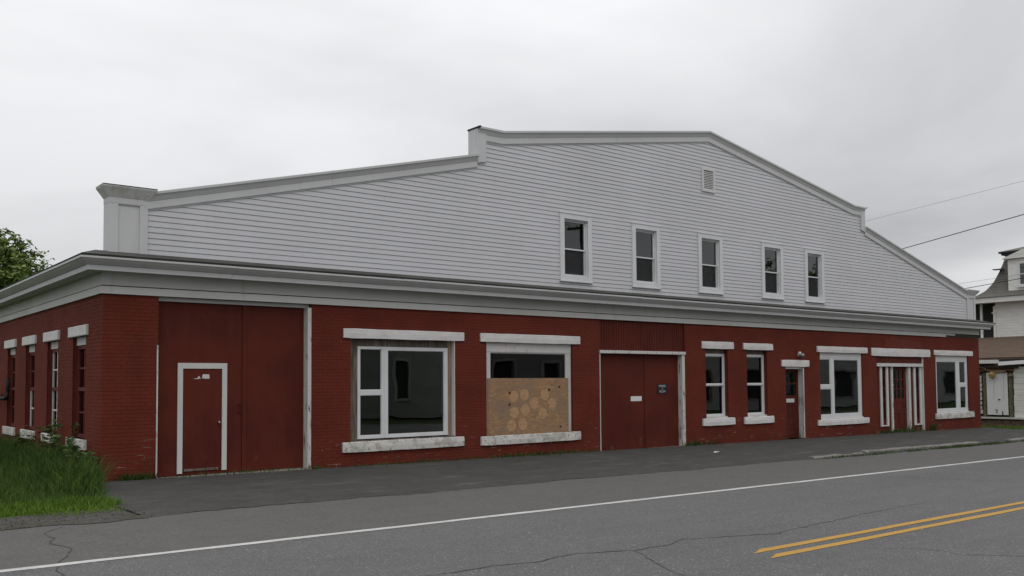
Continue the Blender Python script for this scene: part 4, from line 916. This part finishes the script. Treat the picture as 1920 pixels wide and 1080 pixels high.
n = 24000; x = rng.uniform(-190, 210, n); top = 5.5+1.6*np.sin(x*.11)+1.2*np.sin(x*.29+1)+.8*np.sin(x*.83); y = 118+rng.normal(0, 3.5, n)+.0009*(x-10)**2
P_ = np.stack([x, y, top*rng.uniform(0, 1, n)**.75-.6], 1)
tag(leaves('far_wood', P_, rng.uniform(.7, 1.6, n), m_leaf, aspect=.7), 'low distant wood behind the buildings', 'wood', kind='stuff')
# ------------------------------------------------------------------ grass and weeds
def on_ground(x, y): return np.clip(x, -60, 60)*SL + 0*y
n = 64000
x = -np.abs(rng.gamma(1.6, 1.5, n)); y = rng.uniform(-3.5, 13, n)
ok = (x > -11) & ~((y < -.2) & (x > -.10-.185*np.abs(y)))
x, y = x[ok], y[ok]
near = np.exp(-((x+.55)/.75)**2)*np.clip((y+2.6)/1.8, 0, 1)
cl = .5+.5*np.sin(x*3.1+np.sin(y*2.3)*1.4)*np.cos(y*1.9+x)
H_b = (.09 + .15*np.clip((y+3.4)/2.2, 0, 1) + .42*near)*(.65+.55*cl)*rng.uniform(.6, 1.15, len(x))
tt = np.clip(rng.uniform(0, .55, len(x)) + .12*cl - .16*near + (rng.uniform(0, 1, len(x)) > .90)*.5, 0, 1)
tag(blades('tall_grass', np.stack([x, y, on_ground(x, y)-.06], 1), H_b+.05, rng.uniform(.005, .011, len(x)), m_grass, .85, tt), 'tall dark green grass and weeds against the side wall', 'grass', kind='stuff')
n = 22000
x = -rng.uniform(.35, 9, n)**1.0; y = rng.uniform(-4.35, -2.9, n); edge = -4.15+.18*np.sin(x*2.3)+.12*np.sin(x*6.1+1)+.10*rng.normal(0, 1, n)
ok = (y > edge) & (x < -.58+.20*(y+2.94)+.07*np.sin(y*9)+rng.normal(0, .04, n)); x, y = x[ok], y[ok]
hh_ = (.035+.09*np.clip((y+4.15)/.8, 0, 1))*rng.uniform(.6, 1.3, len(x))
tag(blades('short_grass', np.stack([x, y, on_ground(x, y)-.035], 1), hh_+.035, rng.uniform(.006, .012, len(x)), m_lawnb, .8, np.clip(rng.uniform(.1, .9, len(x))-.25*np.clip((y+3.7)/.5, 0, 1), 0, 1)), 'short bright green grass along the gravel verge', 'grass', kind='stuff')
# loose gravel stones
gv = MB()
for i in range(1500):
    xx = -random.uniform(.6, 7); yy = random.uniform(-4.95, -3.75); s = random.uniform(.006, .018); zz = gz(xx)+.008
    gv.add([(xx-s, yy, zz), (xx, yy-s*.8, zz), (xx+s*.9, yy+.2*s, zz), (xx+.1*s, yy+s, zz), (xx+.1*s, yy, zz+s*.8)], [(0,1,4),(1,2,4),(2,3,4),(3,0,4)])
tag(gv.build('gravel', m_gravel), 'loose grey gravel between the grass and the road', 'gravel', kind='stuff')
# weeds at the foot of the wall
P, Hh = [], []
def tuft(x, y, r, h, n, zf=az):
    for i in range(n):
        a, b = x+random.gauss(0, r), y+random.gauss(0, r*.35); b = min(b, -.015) if zf is az and y > -1 else b; P.append((a, b, zf(a, b)-.01)); Hh.append(h*1.5*random.uniform(.4, 1.2))
for x_, r, h, n in ((.45, .10, .11, 130), (.75, .10, .10, 120), (1.5, .25, .05, 40), (2.2, .3, .06, 50), (2.9, .3, .07, 50), (3.6, .2, .05, 40), (4.1, .15, .07, 70), (5.4, .4, .05, 90), (6.2, .3, .05, 70), (7.0, .3, .06, 80), (8.0, .2, .05, 60), (9.2, .4, .08, 120), (10.1, .4, .09, 150), (11.0, .35, .08, 90), (11.8, .25, .05, 40), (15.65, .2, .12, 120), (16.2, .3, .10, 80), (20.1, .1, .06, 30), (25.9, .2, .10, 80), (26.5, .2, .13, 80), (27.3, .3, .15, 110), (27.9, .15, .2, 60), (28.5, .25, .10, 70), (29.45, .08, .25, 90)): tuft(x_, -.03, r, h, n)
tag(blades('wall_weeds', np.array(P), np.array(Hh), rng.uniform(.008, .02, len(P)), m_weed, .9), 'sparse green weeds along the foot of the brick front', 'weeds', kind='stuff')
P, Hh = [], []
zroad = lambda x, y: gz(x)
for i in range(70):
    x_ = random.uniform(14.4, 26); tuft(x_, -5.0-random.uniform(0, .1), .16, .06, 34 if 16 < x_ < 24.2 else 12, zroad)
tag(blades('kerb_grass', np.array(P), np.array(Hh), rng.uniform(.008, .016, len(P)), m_weed, .9), 'thin strip of grass growing along the kerb', 'grass', kind='stuff')
n = 26000; x = rng.uniform(30.5, 40.0, n); y = rng.uniform(-4.7, 7, n); ok = (x > 33.85+.68*np.minimum(y, 0)+.1*np.sin(y*3.1)) & ((y < 0) | (x > 33.5)); x, y = x[ok], y[ok]; n = len(x)
zz = np.array([gz(a)+drop(a, b)-.06 for a, b in zip(x, y)])
tag(blades('side_grass', np.stack([x, y, zz], 1), rng.uniform(.06, .22, n), rng.uniform(.01, .02, n), m_lawnb, .6, rng.uniform(0, .5, n)), 'rough grass between the brick building and the shed', 'grass', kind='stuff')
# broad-leaved weeds by the side windows
def weed(loc, h, nst, seed, label):
    rr = random.Random(seed); Wd = empty('leafy_weed', loc); Wd['label'] = label; Wd['category'] = 'plant'; Wd['group'] = 'tall weeds against the side wall'; mb = MB(); P, D = [], []
    for s in range(nst):
        a = rr.uniform(0, 6.28); hh = h*rr.uniform(.6, 1); lean = Vector((math.cos(a)*.22*hh, math.sin(a)*.22*hh, hh)); mb.tube([(0, 0, -.1), lean*.5+Vector((0, 0, .05)), lean], [.009, .007, .003], 5)
        for k in range(16):
            t = .3+.7*k/16; p = lean*t; b = k*2.4+rr.uniform(-.3, .3)
            for q in range(2): P.append(tuple(p)); D.append((math.cos(b+q*3.14), math.sin(b+q*3.14), rr.uniform(-.5, .25)))
    mb.build('stem', m_stem, Wd); leaves('foliage', np.array(P), rng.uniform(.09, .19, len(P)), m_weed, Wd, aspect=.36, D=np.array(D)); return Wd
weed((-.30, 2.75, -.02), 1.15, 4, 1, 'tallest leafy weed between the second and first side windows')
weed((-.22, 1.75, 0), 1.05, 3, 2, 'leafy weed in front of the sill nearest the building corner')
weed((-.25, .75, 0), .75, 3, 3, 'short leafy weed just behind the building corner')
weed((-.35, 4.6, 0), .85, 3, 5, 'leafy weed below the third side window')
weed((-.20, .18, 0), .62, 4, 6, 'small weed growing at the very corner of the building')
